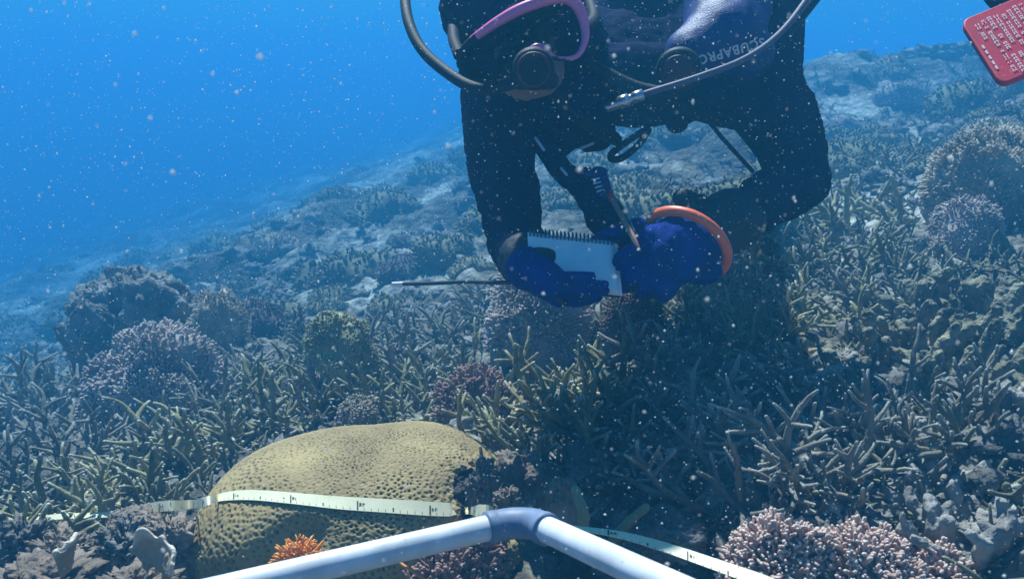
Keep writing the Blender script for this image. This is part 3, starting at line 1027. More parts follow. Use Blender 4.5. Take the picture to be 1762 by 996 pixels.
# ------------------------------------------------------------------ measuring tape
M_tape = plain("tape_cream", (0.82, 0.75, 0.50), 0.45, 0.0, 60, 0.4, 0.10, nscale=25)
M_ink = plain("tape_ink", (0.06, 0.045, 0.04), 0.6)
def tape():
    up = [(8, 888, 1.30), (60, 888, 1.30), (110, 882, 1.30), (190, 880, 1.29), (262, 866, 1.23), (300, 864, 1.21), (345, 858, 1.195), (378, 846, 0), (430, 842, 0), (500, 845, 0), (580, 852, 0), (660, 857, 0), (740, 863, 0), (800, 866, 0), (842, 873, 1.03),
          (880, 884, 0.98), (940, 897, 0.975), (985, 905, 0.97), (1060, 914, 0.96), (1130, 930, 0.93), (1200, 952, 0.90), (1260, 972, 0.87), (1330, 996, 0.84), (1400, 1030, 0.81)]
    lo = [(8, 900, 1.29), (60, 899, 1.29), (110, 893, 1.29), (190, 890, 1.28), (262, 878, 1.225), (300, 875, 1.205), (345, 873, 1.188), (378, 864, 0), (430, 860, 0), (500, 868, 0), (580, 877, 0), (660, 882, 0), (740, 887, 0), (800, 889, 0), (842, 890, 1.02),
          (880, 897, 0.97), (940, 905, 0.965), (985, 910, 0.96), (1060, 922, 0.95), (1130, 943, 0.92), (1200, 968, 0.89), (1260, 990, 0.86), (1330, 1016, 0.83), (1400, 1050, 0.80)]
    def place(rows):
        out = []
        for px, py, d in bez(rows, 260):
            r = ray(px, py)
            h = BVH_BRAIN.ray_cast(Vector(CAM), Vector(r).normalized(), 3)
            if h[0] is not None and 362 < px < 822:
                out.append(np.array(h[0]) - unit(r) * 0.0035)
            else:
                out.append(None if d < 0.7 else P(px, py, d))
        idx = [k for k, p in enumerate(out) if p is not None]
        arr = np.array([out[k] for k in idx])
        full = np.stack([np.interp(np.arange(len(out)), idx, arr[:, c]) for c in range(3)], -1)
        ker = np.ones(9) / 9
        sm = np.stack([np.convolve(np.pad(full[:, c], 4, mode="edge"), ker, "valid") for c in range(3)], -1)
        return sm
    a, b = place(up), place(lo)
    # a fibreglass tape keeps one width
    w = b - a
    w = w / np.linalg.norm(w, axis=1)[:, None]
    mid = (a + b) / 2
    hw = np.interp(np.arange(len(mid)), [0, 40, 48, 58, 66, 78, 160, 185, 260], [0.0060, 0.0060, 0.0080, 0.0080, 0.0068, 0.0100, 0.0100, 0.0065, 0.0085])[:, None]    # it twists edge-on off the coral
    a, b = mid - w * hw, mid + w * hw
    n = len(a)
    t = np.gradient(mid, axis=0)
    t /= np.linalg.norm(t, axis=1)[:, None]
    nr = np.cross(t, w)
    nr *= np.sign((nr * (CAM - mid)).sum(1))[:, None]
    th = 0.0006
    o0 = mid[n // 2].copy()
    root = empty("measuring_tape", o0)
    tag(root, "cream fibreglass measuring tape draped across the honeycomb coral", "measuring tape")
    g = Geo()
    ring = np.stack([a + nr * th, b + nr * th, b - nr * th, a - nr * th], 1).reshape(-1, 3) - o0
    i = np.arange(n - 1)[:, None] * 4
    j = np.arange(4)[None, :]
    g.add(ring, np.stack([i + j, i + (j + 1) % 4, i + 4 + (j + 1) % 4, i + 4 + j], -1).reshape(-1, 4))
    link("ribbon", g.mesh("ribbon", M_tape, False), root)
    # graduations
    s = np.concatenate([[0], np.cumsum(np.linalg.norm(np.diff(mid, axis=0), axis=1))])
    g = Geo()
    def stroke(s0, s1, f0, f1):
        def at(ss, f):
            m = np.array([np.interp(ss, s, mid[:, c]) for c in range(3)])
            ww = np.array([np.interp(ss, s, w[:, c]) for c in range(3)])
            nn = np.array([np.interp(ss, s, nr[:, c]) for c in range(3)])
            return m + ww * f * 0.0088 + nn * (th + 0.0006) - o0
        g.add([at(s0, f0), at(s1, f0), at(s1, f1), at(s0, f1)], [(0, 1, 2, 3)])
    rng = random.Random(3)
    cm = 0
    x = 0.0
    while x < s[-1] - 0.03:
        if cm % 10 == 0:
            stroke(x, x + 0.0022, -0.5, 0.95)
            for gl in range(2):                 # worn figures
                x0 = x + 0.0035 + gl * 0.0045
                stroke(x0, x0 + 0.0012, -0.3 + 0.2 * rng.random(), 0.35)
                stroke(x0, x0 + 0.0032, -0.3 + 0.5 * rng.random(), 0.0 + 0.3 * rng.random())
        elif cm % 5 == 0:
            stroke(x, x + 0.002, 0.3, 0.8)
        else:
            stroke(x, x + 0.0007, 0.6, 0.95)
        cm += 1
        x += 0.01
    link("graduation_marks", g.mesh("graduation_marks", M_ink, False), root)
tape()

# ------------------------------------------------------------------ orange tuft and twine
def orange_tuft():
    g = bush_geo(91, 0.022, 0.017, 0.018, 110, 0.7, 0.0015, True, 5)
    tag(link("orange_sponge", g.mesh("orange_sponge", M_orange), None, P(517, 966, 0.95)), "bright orange frilly sponge tuft at the honeycomb coral's foot, above the pipe", "sponge")
    p = bez([P(655, 950, 0.90), P(685, 966, 0.89), P(712, 984, 0.88), P(745, 1005, 0.87)], 20)
    g = Geo()
    g.tube(p - p[0], np.full(20, 0.0016), 8)
    m = plain("orange_twine", (0.65, 0.27, 0.08), 0.7, 0.3, 300)
    tag(link("twine", g.mesh("twine", m), None, p[0]), "thin orange twine hanging below the left white pipe", "twine")
orange_tuft()

# ------------------------------------------------------------------ the diver
M_suit = plain("neoprene", (0.012, 0.015, 0.052), 0.85, 0.5, 300, 0.02, 0.3, nscale=18)
M_vest = plain("vest_navy", (0.011, 0.014, 0.055), 0.85, 0.4, 420, 0.02, 0.3, nscale=20)
M_blue = plain("vest_blue", (0.010, 0.030, 0.18), 0.5, 0.35, 420, 0.4, 0.25, nscale=20)
M_glove = plain("glove_blue", (0.002, 0.026, 0.24), 0.75, 0.5, 500, 0.06, 0.4, nscale=24)
M_cuff = plain("glove_cuff", (0.010, 0.011, 0.02), 0.6, 0.4, 400, 0.35)
M_hose = plain("hose_black", (0.008, 0.008, 0.014), 0.65, 0.2, 500, 0.25)
M_hose_grey = plain("hose_grey", (0.10, 0.085, 0.14), 0.6, 0.2, 500, 0.4)
M_skin = plain("skin", (0.20, 0.12, 0.10), 0.55, 0.15, 300, 0.35, 0.15)
M_pink = plain("mask_pink", (0.85, 0.17, 0.38), 0.3, 0.0, 60, 0.5)
M_maskskirt = plain("mask_skirt", (0.012, 0.010, 0.02), 0.7, 0.0, 60, 0.15)
M_orange_band = plain("wristband_orange", (0.92, 0.15, 0.05), 0.4, 0.1, 200, 0.45, 0.05)
M_steel = plain("steel", (0.50, 0.50, 0.55), 0.3, 0.0, 60, 0.6, metallic=0.9)
M_print = plain("printed_white", (0.62, 0.62, 0.68), 0.6)
M_reg = plain("regulator_black", (0.012, 0.012, 0.02), 0.6, 0.1, 300, 0.2)
M_regred = plain("regulator_red", (0.06, 0.009, 0.016), 0.6, 0.2, 300, 0.4)
M_yellow = plain("tank_paint", (0.016, 0.018, 0.05), 0.4, 0.05, 90, 0.5, 0.2)

def glass_mat():
    m, nt, N, L, bs = mat_new("mask_glass")
    bs.inputs["Base Color"].default_value = (0.7, 0.8, 0.9, 1)
    bs.inputs["Roughness"].default_value = 0.05
    bs.inputs["Transmission Weight"].default_value = 1.0
    bs.inputs["IOR"].default_value = 1.1
    return m
M_glass = glass_mat()

D0 = P(1080, 150, 1.65)
diver = empty("person", D0)
tag(diver, "scuba diver in dark wetsuit and blue gloves leaning over the reef to write", "person")

def dpart(name, me, parent=None, shift=True):
    """a mesh given in world space becomes a part of the diver"""
    if shift:
        me.transform(Matrix.Translation(-Vector(D0)))
    return link(name, me, parent or diver)

SH_R, EL_R, WR_R = P(868, 130, 1.47), P(888, 415, 1.38), P(925, 462, 1.28)
SH_L, EL_L, WR_L = P(1300, 130, 1.47), P(1378, 305, 1.43), P(1225, 400, 1.30)
HEAD = P(905, 55, 1.27)

def body():
    g = Geo()
    # torso, prone and a little head-down, away from the camera
    ch = P(1085, 120, 1.58)
    g.ellipsoid(ch, (0.19, 0.16, 0.115), 40, 24)
    capsule(g, P(1010, 120, 1.56), 0.105, P(1030, 30, 1.88), 0.095)
    capsule(g, P(1160, 120, 1.56), 0.105, P(1150, 30, 1.88), 0.095)
    capsule(g, P(1040, 30, 1.88), 0.10, P(1050, -40, 2.05), 0.11)
    capsule(g, P(1140, 30, 1.88), 0.10, P(1135, -40, 2.05), 0.11)
    for s, x0, x1, x2 in ((-1, 1050, 1045, 1040), (1, 1135, 1140, 1142)):
        chain(g, [P(x0, -40, 2.05), P(x1, -160, 2.36), P(x2, -255, 2.68), P(x2, -262, 2.76)], [0.105, 0.068, 0.045, 0.05])
        chain(g, [P(x2, -258, 2.70), P(x2, -238, 2.86)], [0.045, 0.035])
    # shoulders and arms
    chain(g, [P(1000, 95, 1.56), SH_R, P(862, 270, 1.43), EL_R], [0.10, 0.086, 0.066, 0.053])
    chain(g, [EL_R, P(908, 448, 1.32), WR_R], [0.055, 0.050, 0.036])
    chain(g, [P(1170, 95, 1.56), SH_L, P(1350, 225, 1.46), EL_L], [0.10, 0.092, 0.068, 0.056])
    chain(g, [EL_L, P(1310, 352, 1.37), WR_L], [0.060, 0.052, 0.037])
    # neck and head
    capsule(g, P(1010, 90, 1.52), 0.075, P(945, 70, 1.36), 0.062)
    g.ellipsoid(HEAD, (0.080, 0.095, 0.108), 32, 22)
    g.ellipsoid(P(912, 120, 1.20), (0.055, 0.06, 0.05), 24, 16)      # jaw
    capsule(g, P(925, 62, 1.165), 0.013, P(924, 88, 1.145), 0.017)   # nose
    capsule(g, P(878, 45, 1.185), 0.014, P(960, 32, 1.185), 0.014)   # brow
    for x, y in ((795, 75), (1010, 50)):
        g.ellipsoid(P(x, y, 1.28), (0.012, 0.03, 0.035), 14, 10)     # ears under the hood
    me = remeshed(g, 0.0065, "body", M_suit, 6, 0.010, 19)
    me.materials.append(M_skin)
    co = np.zeros(len(me.polygons) * 3, np.float32)
    me.polygons.foreach_get("center", co)
    co = co.reshape(-1, 3)
    face = (np.linalg.norm(co - P(912, 85, 1.17), axis=1) < 0.074) & (co[:, 1] < P(912, 85, 1.215)[1])
    me.polygons.foreach_set("material_index", face.astype(np.int32))
    dpart("body", me)
body()

def hood():
    g = Geo()
    c = P(893, 22, 1.30)
    g.ellipsoid(c, (0.108, 0.105, 0.112), 36, 24)
    capsule(g, P(965, 75, 1.44), 0.088, P(915, 50, 1.35), 0.09)
    g.ellipsoid(P(800, 15, 1.31), (0.045, 0.05, 0.06), 20, 12)
    me = remeshed(g, 0.007, "hood", M_suit, 6, 0.006, 22, 9)
    dpart("hood", me)
hood()

def eyes():
    for px, py in ((880, 62), (958, 50)):
        g = Geo()
        g.ellipsoid(P(px, py, 1.163), (0.012, 0.012, 0.012), 16, 10)
        w = g.mesh("eye", plain("eye_white", (0.6, 0.58, 0.55), 0.2))
        e = dpart("eye", w)
        g = Geo()
        g.ellipsoid(P(px, py, 1.153), (0.006, 0.004, 0.006), 14, 8)
        dpart("iris", g.mesh("iris", plain("iris_brown", (0.03, 0.015, 0.01), 0.2)), e)
eyes()

def mask():
    rim = [(788, 112, 1.16), (797, 84, 1.155), (838, 50, 1.14), (888, 20, 1.13), (938, 1, 1.125), (972, -3, 1.125), (994, 12, 1.13), (1005, 40, 1.135),
           (1006, 72, 1.135), (990, 98, 1.13), (955, 100, 1.115), (935, 82, 1.105), (915, 84, 1.105), (895, 110, 1.115), (850, 136, 1.14), (806, 136, 1.16)]
    p = bez([P(*r) for r in rim] + [P(*rim[0])], 90)
    c = p.mean(0)
    g = Geo()
    r = 0.0052 + 0.0030 * np.clip((p[:, 2] - c[2]) / 0.04, -1, 1)
    g.tube(p, r, 12, cap=False)
    me = g.mesh("mask", M_pink)
    me.materials.append(M_maskskirt)                   # pink frame, its lower rim coloured dark to stand for shade
    ce = np.zeros(len(me.polygons) * 3, np.float32)
    me.polygons.foreach_get("center", ce)
    ce = ce.reshape(-1, 3)
    low = ce[:, 2] - c[2] < -0.012 - 0.25 * (ce[:, 0] - c[0])
    me.polygons.foreach_set("material_index", low.astype(np.int32))
    root = dpart("mask", me)
    tag(root, "pink framed dive mask", None)
    # skirt behind the rim
    g = Geo()
    back = np.array([0.02, 0.055, -0.005])
    rings = [p, p * 0.94 + c * 0.06 + back * 0.5, p * 0.84 + c * 0.16 + back]
    n = len(p)
    v = np.concatenate(rings)
    i = np.arange(2)[:, None] * n
    j = np.arange(n - 1)[None, :]
    g.add(v, np.stack([i + j, i + j + 1, i + n + j + 1, i + n + j], -1).reshape(-1, 4))
    sk = dpart("skirt", g.mesh("skirt", M_maskskirt), root)
    so = sk.modifiers.new("t", 'SOLIDIFY')
    so.thickness = 0.003
    g = Geo()
    rings = [p * (1 - f) + c * f for f in (0.04, 0.5, 0.98)]
    v = np.concatenate(rings) + np.array([0, 0.004, 0])
    i = np.arange(2)[:, None] * n
    g.add(v, np.stack([i + j, i + j + 1, i + n + j + 1, i + n + j], -1).reshape(-1, 4))
    ln = dpart("lens", g.mesh("lens", M_glass), root)
    so = ln.modifiers.new("t", 'SOLIDIFY')
    so.thickness = 0.003
    g = Geo()
    s = bez([P(790, 95, 1.165), P(780, 60, 1.24), P(790, 10, 1.36), P(850, -30, 1.44)], 20)
    g.tube(s, np.full(20, 0.009), 10)
    s = bez([P(1006, 50, 1.14), P(1022, 30, 1.24), P(1010, -10, 1.36)], 20)
    g.tube(s, np.full(20, 0.009), 10)
    dpart("strap", g.mesh("strap", M_maskskirt), root)
mask()

def disc(center, axis, r, th, n=28, bev=0.25):
    """a rounded disc"""
    g = Geo()
    a = unit(axis)
    pts = [-0.5, -0.5, -0.46, -0.2, 0.2, 0.42, 0.5, 0.5]
    rad = [0.001, 0.85, 0.97, 1.0, 1.0, 0.95, 0.75, 0.001]
    P_ = np.array([np.asarray(center) + a * th * (t + 1e-4 * k) for k, t in enumerate(pts)])
    g.tube(P_, np.array(rad) * r, n, cap=False)
    return g

def regulator():
    c = P(918, 118, 1.10)
    ax = P(925, 150, 0.9) - c
    g = disc(c, ax, 0.029, 0.034)
    capsule(g, c + np.array([0, 0.01, 0]), 0.02, P(920, 100, 1.16), 0.014)
    capsule(g, P(893, 138, 1.12), 0.014, P(945, 138, 1.12), 0.014)
    r = dpart("regulator", remeshed(g, 0.003, "regulator", M_reg, 3))
    g = Geo()
    t = np.linspace(0, 2 * math.pi, 40)
    a = unit(ax)
    u = unit(np.cross(a, [0, 0, 1]))
    w = np.cross(a, u)
    ring = c + a * 0.018 + 0.021 * (np.cos(t)[:, None] * u + np.sin(t)[:, None] * w)
    g.tube(ring, np.full(40, 0.0026), 8, cap=False)
    dpart("purge_ring", g.mesh("purge_ring", M_regred), r)
    # octopus clipped on the chest
    c = P(1168, 122, 1.33)
    ax = P(1150, 190, 1.0) - c
    g = disc(c, ax, 0.038, 0.034)
    r = dpart("spare_regulator", g.mesh("spare_regulator", M_reg))
    g = disc(c + unit(ax) * 0.018, ax, 0.028, 0.010)
    dpart("purge_cover", g.mesh("purge_cover", M_regred), r)
regulator()

def vest():
    g = Geo()
    # shoulder straps, chest pads, wrap round the trunk
    chain(g, [P(985, 40, 1.62), P(975, 90, 1.46), P(985, 170, 1.42), P(1020, 225, 1.50)], [0.05, 0.055, 0.062, 0.045])
    chain(g, [P(940, 170, 1.43), P(960, 235, 1.47)], [0.045, 0.04])
    chain(g, [P(1190, 40, 1.62), P(1215, 95, 1.46), P(1200, 150, 1.43), P(1165, 180, 1.50)], [0.05, 0.06, 0.058, 0.045])
    chain(g, [P(1035, 130, 1.44), P(1130, 130, 1.44)], [0.06, 0.06])
    chain(g, [P(1240, 140, 1.45), P(1270, 190, 1.49)], [0.045, 0.04])
    capsule(g, P(1040, 85, 1.68), 0.125, P(1060, 20, 1.92), 0.115)
    capsule(g, P(1135, 85, 1.68), 0.125, P(1120, 20, 1.92), 0.115)
    capsule(g, P(995, 70, 1.66), 0.085, P(1010, 20, 1.85), 0.08)
    capsule(g, P(1185, 70, 1.66), 0.085, P(1170, 20, 1.85), 0.08)
    v = dpart("dive_vest", remeshed(g, 0.007, "dive_vest", M_vest, 5, 0.007, 18, 14))
    # the blue shoulder panel that catches the sun
    g = Geo()
    capsule(g, P(1255, -10, 1.50), 0.085, P(1245, 62, 1.40), 0.072)
    capsule(g, P(1245, 62, 1.40), 0.072, P(1190, 92, 1.38), 0.05)
    capsule(g, P(1245, 62, 1.40), 0.072, P(1285, 92, 1.40), 0.05)
    me = remeshed(g, 0.006, "shoulder_panel", M_blue, 6, 0.004, 14, 15)
    tri = [tuple(q.vertices) for q in me.polygons]
    bvh = BVHTree.FromPolygons([v_.co.copy() for v_ in me.vertices], tri)
    sp = dpart("shoulder_panel", me, v)
    # the maker's lettering, upside down for the camera because the diver hangs head first
    cu = bpy.data.curves.new("lettering", 'FONT')
    cu.body = "SCUBAPRO"
    cu.align_x = 'CENTER'
    cu.align_y = 'CENTER'
    cu.size = 1.0
    cu.resolution_u = 3
    cu.space_character = 1.12
    cu.offset = 0.03
    ob = bpy.data.objects.new("tmp_text", cu)
    COL.objects.link(ob)
    dg = bpy.context.evaluated_depsgraph_get()
    tm = bpy.data.meshes.new_from_object(ob.evaluated_get(dg))
    bpy.data.objects.remove(ob)
    bm = bmesh.new()
    bm.from_mesh(tm)
    bmesh.ops.triangulate(bm, faces=bm.faces)
    bmesh.ops.subdivide_edges(bm, edges=[e for e in bm.edges if e.calc_length() > 0.2], cuts=2)
    # anchor, reading direction and up direction on the panel, then drop every vertex onto its skin
    c = P(1258, 88, 1.30)
    e1 = unit(P(1225, 98, 1.30) - P(1318, 72, 1.30))
    nn = unit(CAM - c)
    e2 = -unit(np.cross(e1, nn))
    if e2[2] > 0:
        e2 = -e2
    for vt in bm.verts:
        q = c + e1 * vt.co.x * 0.0215 + e2 * vt.co.y * 0.0215
        h = bvh.ray_cast(Vector(q + nn * 0.2), Vector(-nn), 1.0)
        hit = np.array(h[0]) if h[0] is not None else q - nn * 0.05
        vt.co = Vector(hit + nn * 0.0022)
    bm.to_mesh(tm)
    bm.free()
    tm.materials.clear()
    tm.materials.append(M_print)
    tm.transform(Matrix.Translation(-Vector(D0)))
    link("lettering", tm, sp)
    # clips, loop and knob that hang from the chest
    g = Geo()
    lp = bez([P(1112, 222, 1.42), P(1085, 240, 1.41), P(1055, 262, 1.41), P(1052, 273, 1.41), P(1070, 272, 1.41), P(1098, 250, 1.42), P(1116, 224, 1.42)], 40)
    g.tube(lp, np.full(40, 0.0065), 8)
    dpart("strap_loop", g.mesh("strap_loop", M_hose), v)
    g = Geo()
    g.ellipsoid(P(1165, 212, 1.42), (0.02, 0.02, 0.018), 20, 14)
    dpart("dump_valve_knob", g.mesh("dump_valve_knob", M_hose), v)
    g = Geo()
    g.tube(bez([P(1212, 200, 1.42), P(1245, 240, 1.42), P(1295, 295, 1.42)], 14), np.full(14, 0.0038), 8)
    dpart("cord", g.mesh("cord", M_hose), v)
    for (a, b, d) in (((922, 238), (936, 258), 1.355), ((966, 290), (990, 318), 1.36), ((1000, 255), (1020, 247), 1.40)):
        g = Geo()
        capsule(g, P(*a, d), 0.0032, P(*b, d), 0.0028, 8)
        dpart("buckle", g.mesh("buckle", M_steel), v)
    # console strap with the blue and black pouch
    g = Geo()
    st = bez([P(928, 238, 1.42), P(960, 285, 1.39), P(1010, 335, 1.36), P(1040, 370, 1.34)], 24)
    capsule(g, st[0], 0.02, st[8], 0.021)
    capsule(g, st[8], 0.021, st[16], 0.021)
    capsule(g, st[16], 0.024, st[23], 0.034)
    capsule(g, st[23], 0.036, P(1075, 425, 1.31), 0.024)
    capsule(g, P(1010, 296, 1.36), 0.012, P(1030, 330, 1.36), 0.022)
    po = dpart("console", remeshed(g, 0.004, "console", M_vest, 4, 0.003, 30, 4), v)
    g = Geo()
    capsule(g, P(1030, 300, 1.335), 0.014, P(1043, 336, 1.325), 0.013)
    capsule(g, P(1012, 300, 1.335), 0.008, P(1038, 296, 1.335), 0.008)
    cap_ = dpart("console_flap", remeshed(g, 0.003, "console_flap", M_blue, 3), po)
    g = Geo()
    for k in range(4):
        a = P(1019 + 3 * k, 309 + 7 * k, 1.318)
        b = P(1031 + 2 * k, 307 + 6.5 * k, 1.316)
        capsule(g, a, 0.0016, b, 0.0014, 6)
    dpart("label_print", g.mesh("label_print", M_print), cap_)
    # webbing over the chest
    g = Geo()
    for pts in ([(945, 150, 1.36), (1000, 205, 1.39), (1060, 240, 1.43)], [(1120, 160, 1.385), (1180, 190, 1.40), (1250, 210, 1.44)], [(1010, 110, 1.37), (1090, 150, 1.37), (1160, 165, 1.37)]):
        p = bez([P(*q) for q in pts], 16)
        g.tube(p, np.full(16, 0.012), 8)
    dpart("webbing", g.mesh("webbing", M_hose), v)
vest()

def hoses():
    g = Geo()
    p = bez([P(740, -70, 1.40), P(702, -25, 1.32), P(700, 25, 1.26), P(722, 80, 1.21), P(765, 122, 1.17), P(820, 152, 1.13), P(880, 145, 1.12), P(905, 130, 1.11)], 60)
    g.tube(p, np.full(60, 0.0085), 12)
    dpart("breathing_hose", g.mesh("breathing_hose", M_hose))
    g = Geo()
    p = bez([P(1440, -80, 1.45), P(1395, -10, 1.38), P(1345, 55, 1.33), P(1285, 100, 1.29), P(1205, 132, 1.27), P(1110, 162, 1.28)], 60)
    g.tube(p, np.full(60, 0.0055), 12)
    h = dpart("inflator_hose", g.mesh("inflator_hose", M_hose_grey))
    g = Geo()
    a, b = P(1108, 162, 1.278), P(1048, 184, 1.29)
    pts = np.array([a + (b - a) * f for f in (0, 0.02, 0.3, 0.32, 0.42, 0.44, 0.7, 0.72, 1)])
    g.tube(pts, [0.005, 0.009, 0.009, 0.0075, 0.0075, 0.0105, 0.0105, 0.008, 0.008], 16)
    dpart("connector", g.mesh("connector", M_steel), h)
    g = Geo()
    p = bez([P(1450, -70, 1.52), P(1400, 0, 1.47), P(1350, 62, 1.44), P(1318, 110, 1.45)], 30)
    g.tube(p, np.full(30, 0.011), 12)
    dpart("gauge_hose", g.mesh("gauge_hose", M_hose))
    # upper strap behind the blue panel
    g = Geo()
    capsule(g, P(1350, -30, 1.52), 0.04, P(1335, 95, 1.49), 0.05)
    dpart("shoulder_strap", remeshed(g, 0.006, "shoulder_strap", M_vest, 3))
    # tank and fins, mostly above the frame
    g = Geo()
    a, b = P(1085, -105, 1.60), P(1090, -205, 2.06)
    t = unit(b - a)
    pts = [a - t * 0.03, a - t * 0.028, a - t * 0.01, a + t * 0.04, a + (b - a) * 0.5, b - t * 0.03, b, b + t * 0.004]
    g.tube(np.array(pts), [0.001, 0.025, 0.06, 0.088, 0.088, 0.088, 0.07, 0.001], 32, cap=False)
    tk = dpart("tank", g.mesh("tank", M_yellow))
    g = Geo()
    capsule(g, a - t * 0.03, 0.018, a - t * 0.08, 0.024)
    dpart("valve", g.mesh("valve", M_steel), tk)
    for x, dx in ((1040, -25), (1142, 25)):
        g = Geo()
        n, m = 12, 9
        u = np.linspace(0, 1, n)
        w = np.linspace(-1, 1, m)
        U, W = np.meshgrid(u, w, indexing="ij")
        a, b = P(x, -250, 2.80), P(x + dx, -310, 3.30)
        v = a + (b - a) * U[..., None] + np.array([1.0, 0, 0]) * (W * (0.045 + 0.06 * U))[..., None] + np.array([0, 0, 1.0]) * (0.012 * W ** 4)[..., None]
        i = np.arange(n - 1)[:, None] * m
        j = np.arange(m - 1)[None, :]
        g.add(v.reshape(-1, 3), np.stack([i + j, i + j + 1, i + m + j + 1, i + m + j], -1).reshape(-1, 4))
        capsule(g, P(x, -246, 2.72), 0.05, P(x, -244, 2.88), 0.045)
        f = dpart("fin", g.mesh("fin", M_vest))
        f.modifiers.new("t", 'SOLIDIFY').thickness = 0.008
hoses()

def hand_geo(wrist, fdir, back, thumb_side, curls, scale=1.0, thumb_curl=(0.3, 0.4, 0.3), thumb_dir=(0.72, 0.62, -0.30), fan=0.06):
    """palm, four unequal bent fingers and a thumb off the side of the palm"""
    y = unit(fdir)
    z = unit(np.asarray(back) - y * np.dot(back, y))
    x = np.cross(y, z) * thumb_side
    M = np.stack([x, y, z], -1)
    def W(p):
        return np.asarray(wrist) + M @ (np.asarray(p, float) * scale)
    g = Geo()
    R = 0.0145 * scale
    for k, bx in enumerate((0.030, 0.010, -0.010, -0.029)):
        capsule(g, W((bx * 0.55, 0.0, 0)), R * 1.35, W((bx, 0.082 - 0.004 * abs(k - 1), 0)), R * 1.12, 16)
    capsule(g, W((0.02, 0.02, -0.008)), R * 1.3, W((0.034, 0.045, -0.012)), R * 1.15, 16)
    capsule(g, W((-0.022, 0.015, -0.008)), R * 1.2, W((-0.03, 0.055, -0.006)), R * 1.1, 16)
    lens = ((0.043, 0.027, 0.022), (0.047, 0.031, 0.024), (0.044, 0.029, 0.023), (0.034, 0.022, 0.020))
    for k, bx in enumerate((0.031, 0.0105, -0.0105, -0.030)):
        p = np.array([bx, 0.086 - 0.005 * abs(k - 1), 0.001])
        a = 0.0
        side = fan * (1.5 - k)
        for s in range(3):
            a += curls[k][s]
            q = p + lens[k][s] * np.array([side * math.cos(a), math.cos(a), -math.sin(a)])
            r0 = R * (0.86, 0.80, 0.74)[s]
            capsule(g, W(p), r0, W(q), R * (0.80, 0.74, 0.66)[s], 14)
            p = q
    d = unit(thumb_dir)
    p = np.array([0.030, 0.028, -0.010])
    ax = unit(np.cross(d, np.array([-0.4, 0.3, -0.8])))
    a = 0.0
    for s, L in enumerate((0.040, 0.033, 0.027)):
        a += thumb_curl[s] * (0 if s == 0 else 1)
        dd = d * math.cos(a) + np.cross(ax, d) * math.sin(a)
        q = p + dd * L
        capsule(g, W(p), R * (1.12, 1.0, 0.92)[s], W(q), R * (1.0, 0.92, 0.8)[s], 14)
        p = q
    return g, W

def gloves():
    # hand under the notebook: palm up, thumb in front, fingers up behind the pages
    # hand in front of the notebook: its back to the camera, fingers nearly straight across the
    # lower pages, thumb up behind the book
    wrist = P(908, 474, 1.275)
    fd = P(1036, 526, 1.135) - wrist
    back = np.array([-0.25, -0.85, -0.42])
    cur = [(0.10, 0.22, 0.18), (0.14, 0.28, 0.2), (0.2, 0.32, 0.25), (0.28, 0.36, 0.28)]
    g, W = hand_geo(wrist, fd, back, -1.0, cur, 0.88, (0.0, 0.3, 0.3), (-0.35, 0.10, -1.0), 0.02)
    chain(g, [P(908, 462, 1.25), P(950, 487, 1.215)], [0.036, 0.027])
    capsule(g, W((0.008, 0.0, 0.0)), 0.028, W((0.0, 0.06, 0.0)), 0.022)
    gl = dpart("glove", remeshed(g, 0.0032, "glove", M_glove, 4, 0.0022, 45, 3))
    g = Geo()
    capsule(g, P(905, 446, 1.325), 0.050, P(934, 463, 1.262), 0.043)
    dpart("cuff", remeshed(g, 0.004, "cuff", M_cuff, 3, 0.003, 40, 2), gl)
    g = Geo()
    capsule(g, P(958, 500, 1.22), 0.012, P(972, 520, 1.215), 0.006)
    dpart("pull_tab", remeshed(g, 0.002, "pull_tab", M_cuff, 2), gl)
    # writing hand: a loose fist round the pencil, back of the hand to the camera
    wrist = P(1203, 408, 1.265)
    fd = P(1112, 460, 1.16) - wrist
    back = np.array([0.12, -0.75, 0.62])
    cur = [(0.75, 1.0, 0.6), (0.9, 1.15, 0.7), (1.0, 1.2, 0.8), (1.05, 1.2, 0.8)]
    g, W = hand_geo(wrist, fd, back, 1.0, cur, 1.22, (0.2, 0.35, 0.3), (0.66, 0.72, -0.25), 0.03)
    # padded back of the glove
    g.ellipsoid(W((0.0, 0.050, 0.002)), (0.057, 0.056, 0.050), 24, 16)
    g.ellipsoid(W((-0.02, 0.015, -0.006)), (0.05, 0.05, 0.048), 24, 16)
    gl = dpart("glove", remeshed(g, 0.0034, "glove", M_glove, 5, 0.003, 40, 6))
    g = Geo()
    capsule(g, P(1262, 378, 1.345), 0.056, P(1192, 410, 1.262), 0.047)
    capsule(g, P(1175, 340, 1.315), 0.018, P(1215, 372, 1.31), 0.032)
    cf = dpart("cuff", remeshed(g, 0.004, "cuff", M_cuff, 3, 0.003, 40, 8), gl)
    g = Geo()
    capsule(g, P(1196, 362, 1.275), 0.004, P(1214, 377, 1.268), 0.004, 8)
    dpart("cuff_print", g.mesh("cuff_print", M_print), cf)
    # the orange band
    c = P(1181, 421, 1.235)
    ax = unit(P(1150, 470, 1.20) - P(1215, 370, 1.27))
    u = unit(np.cross(ax, [0, 0, 1]))
    w = np.cross(ax, u)
    t = np.linspace(0, 2 * math.pi, 80)
    ring = c + 0.066 * np.cos(t)[:, None] * u + 0.066 * np.sin(t)[:, None] * w
    g = Geo()
    g.tube(ring, np.full(80, 0.0080), 14, cap=False)
    dpart("wristband", g.mesh("wristband", M_orange_band))
gloves()

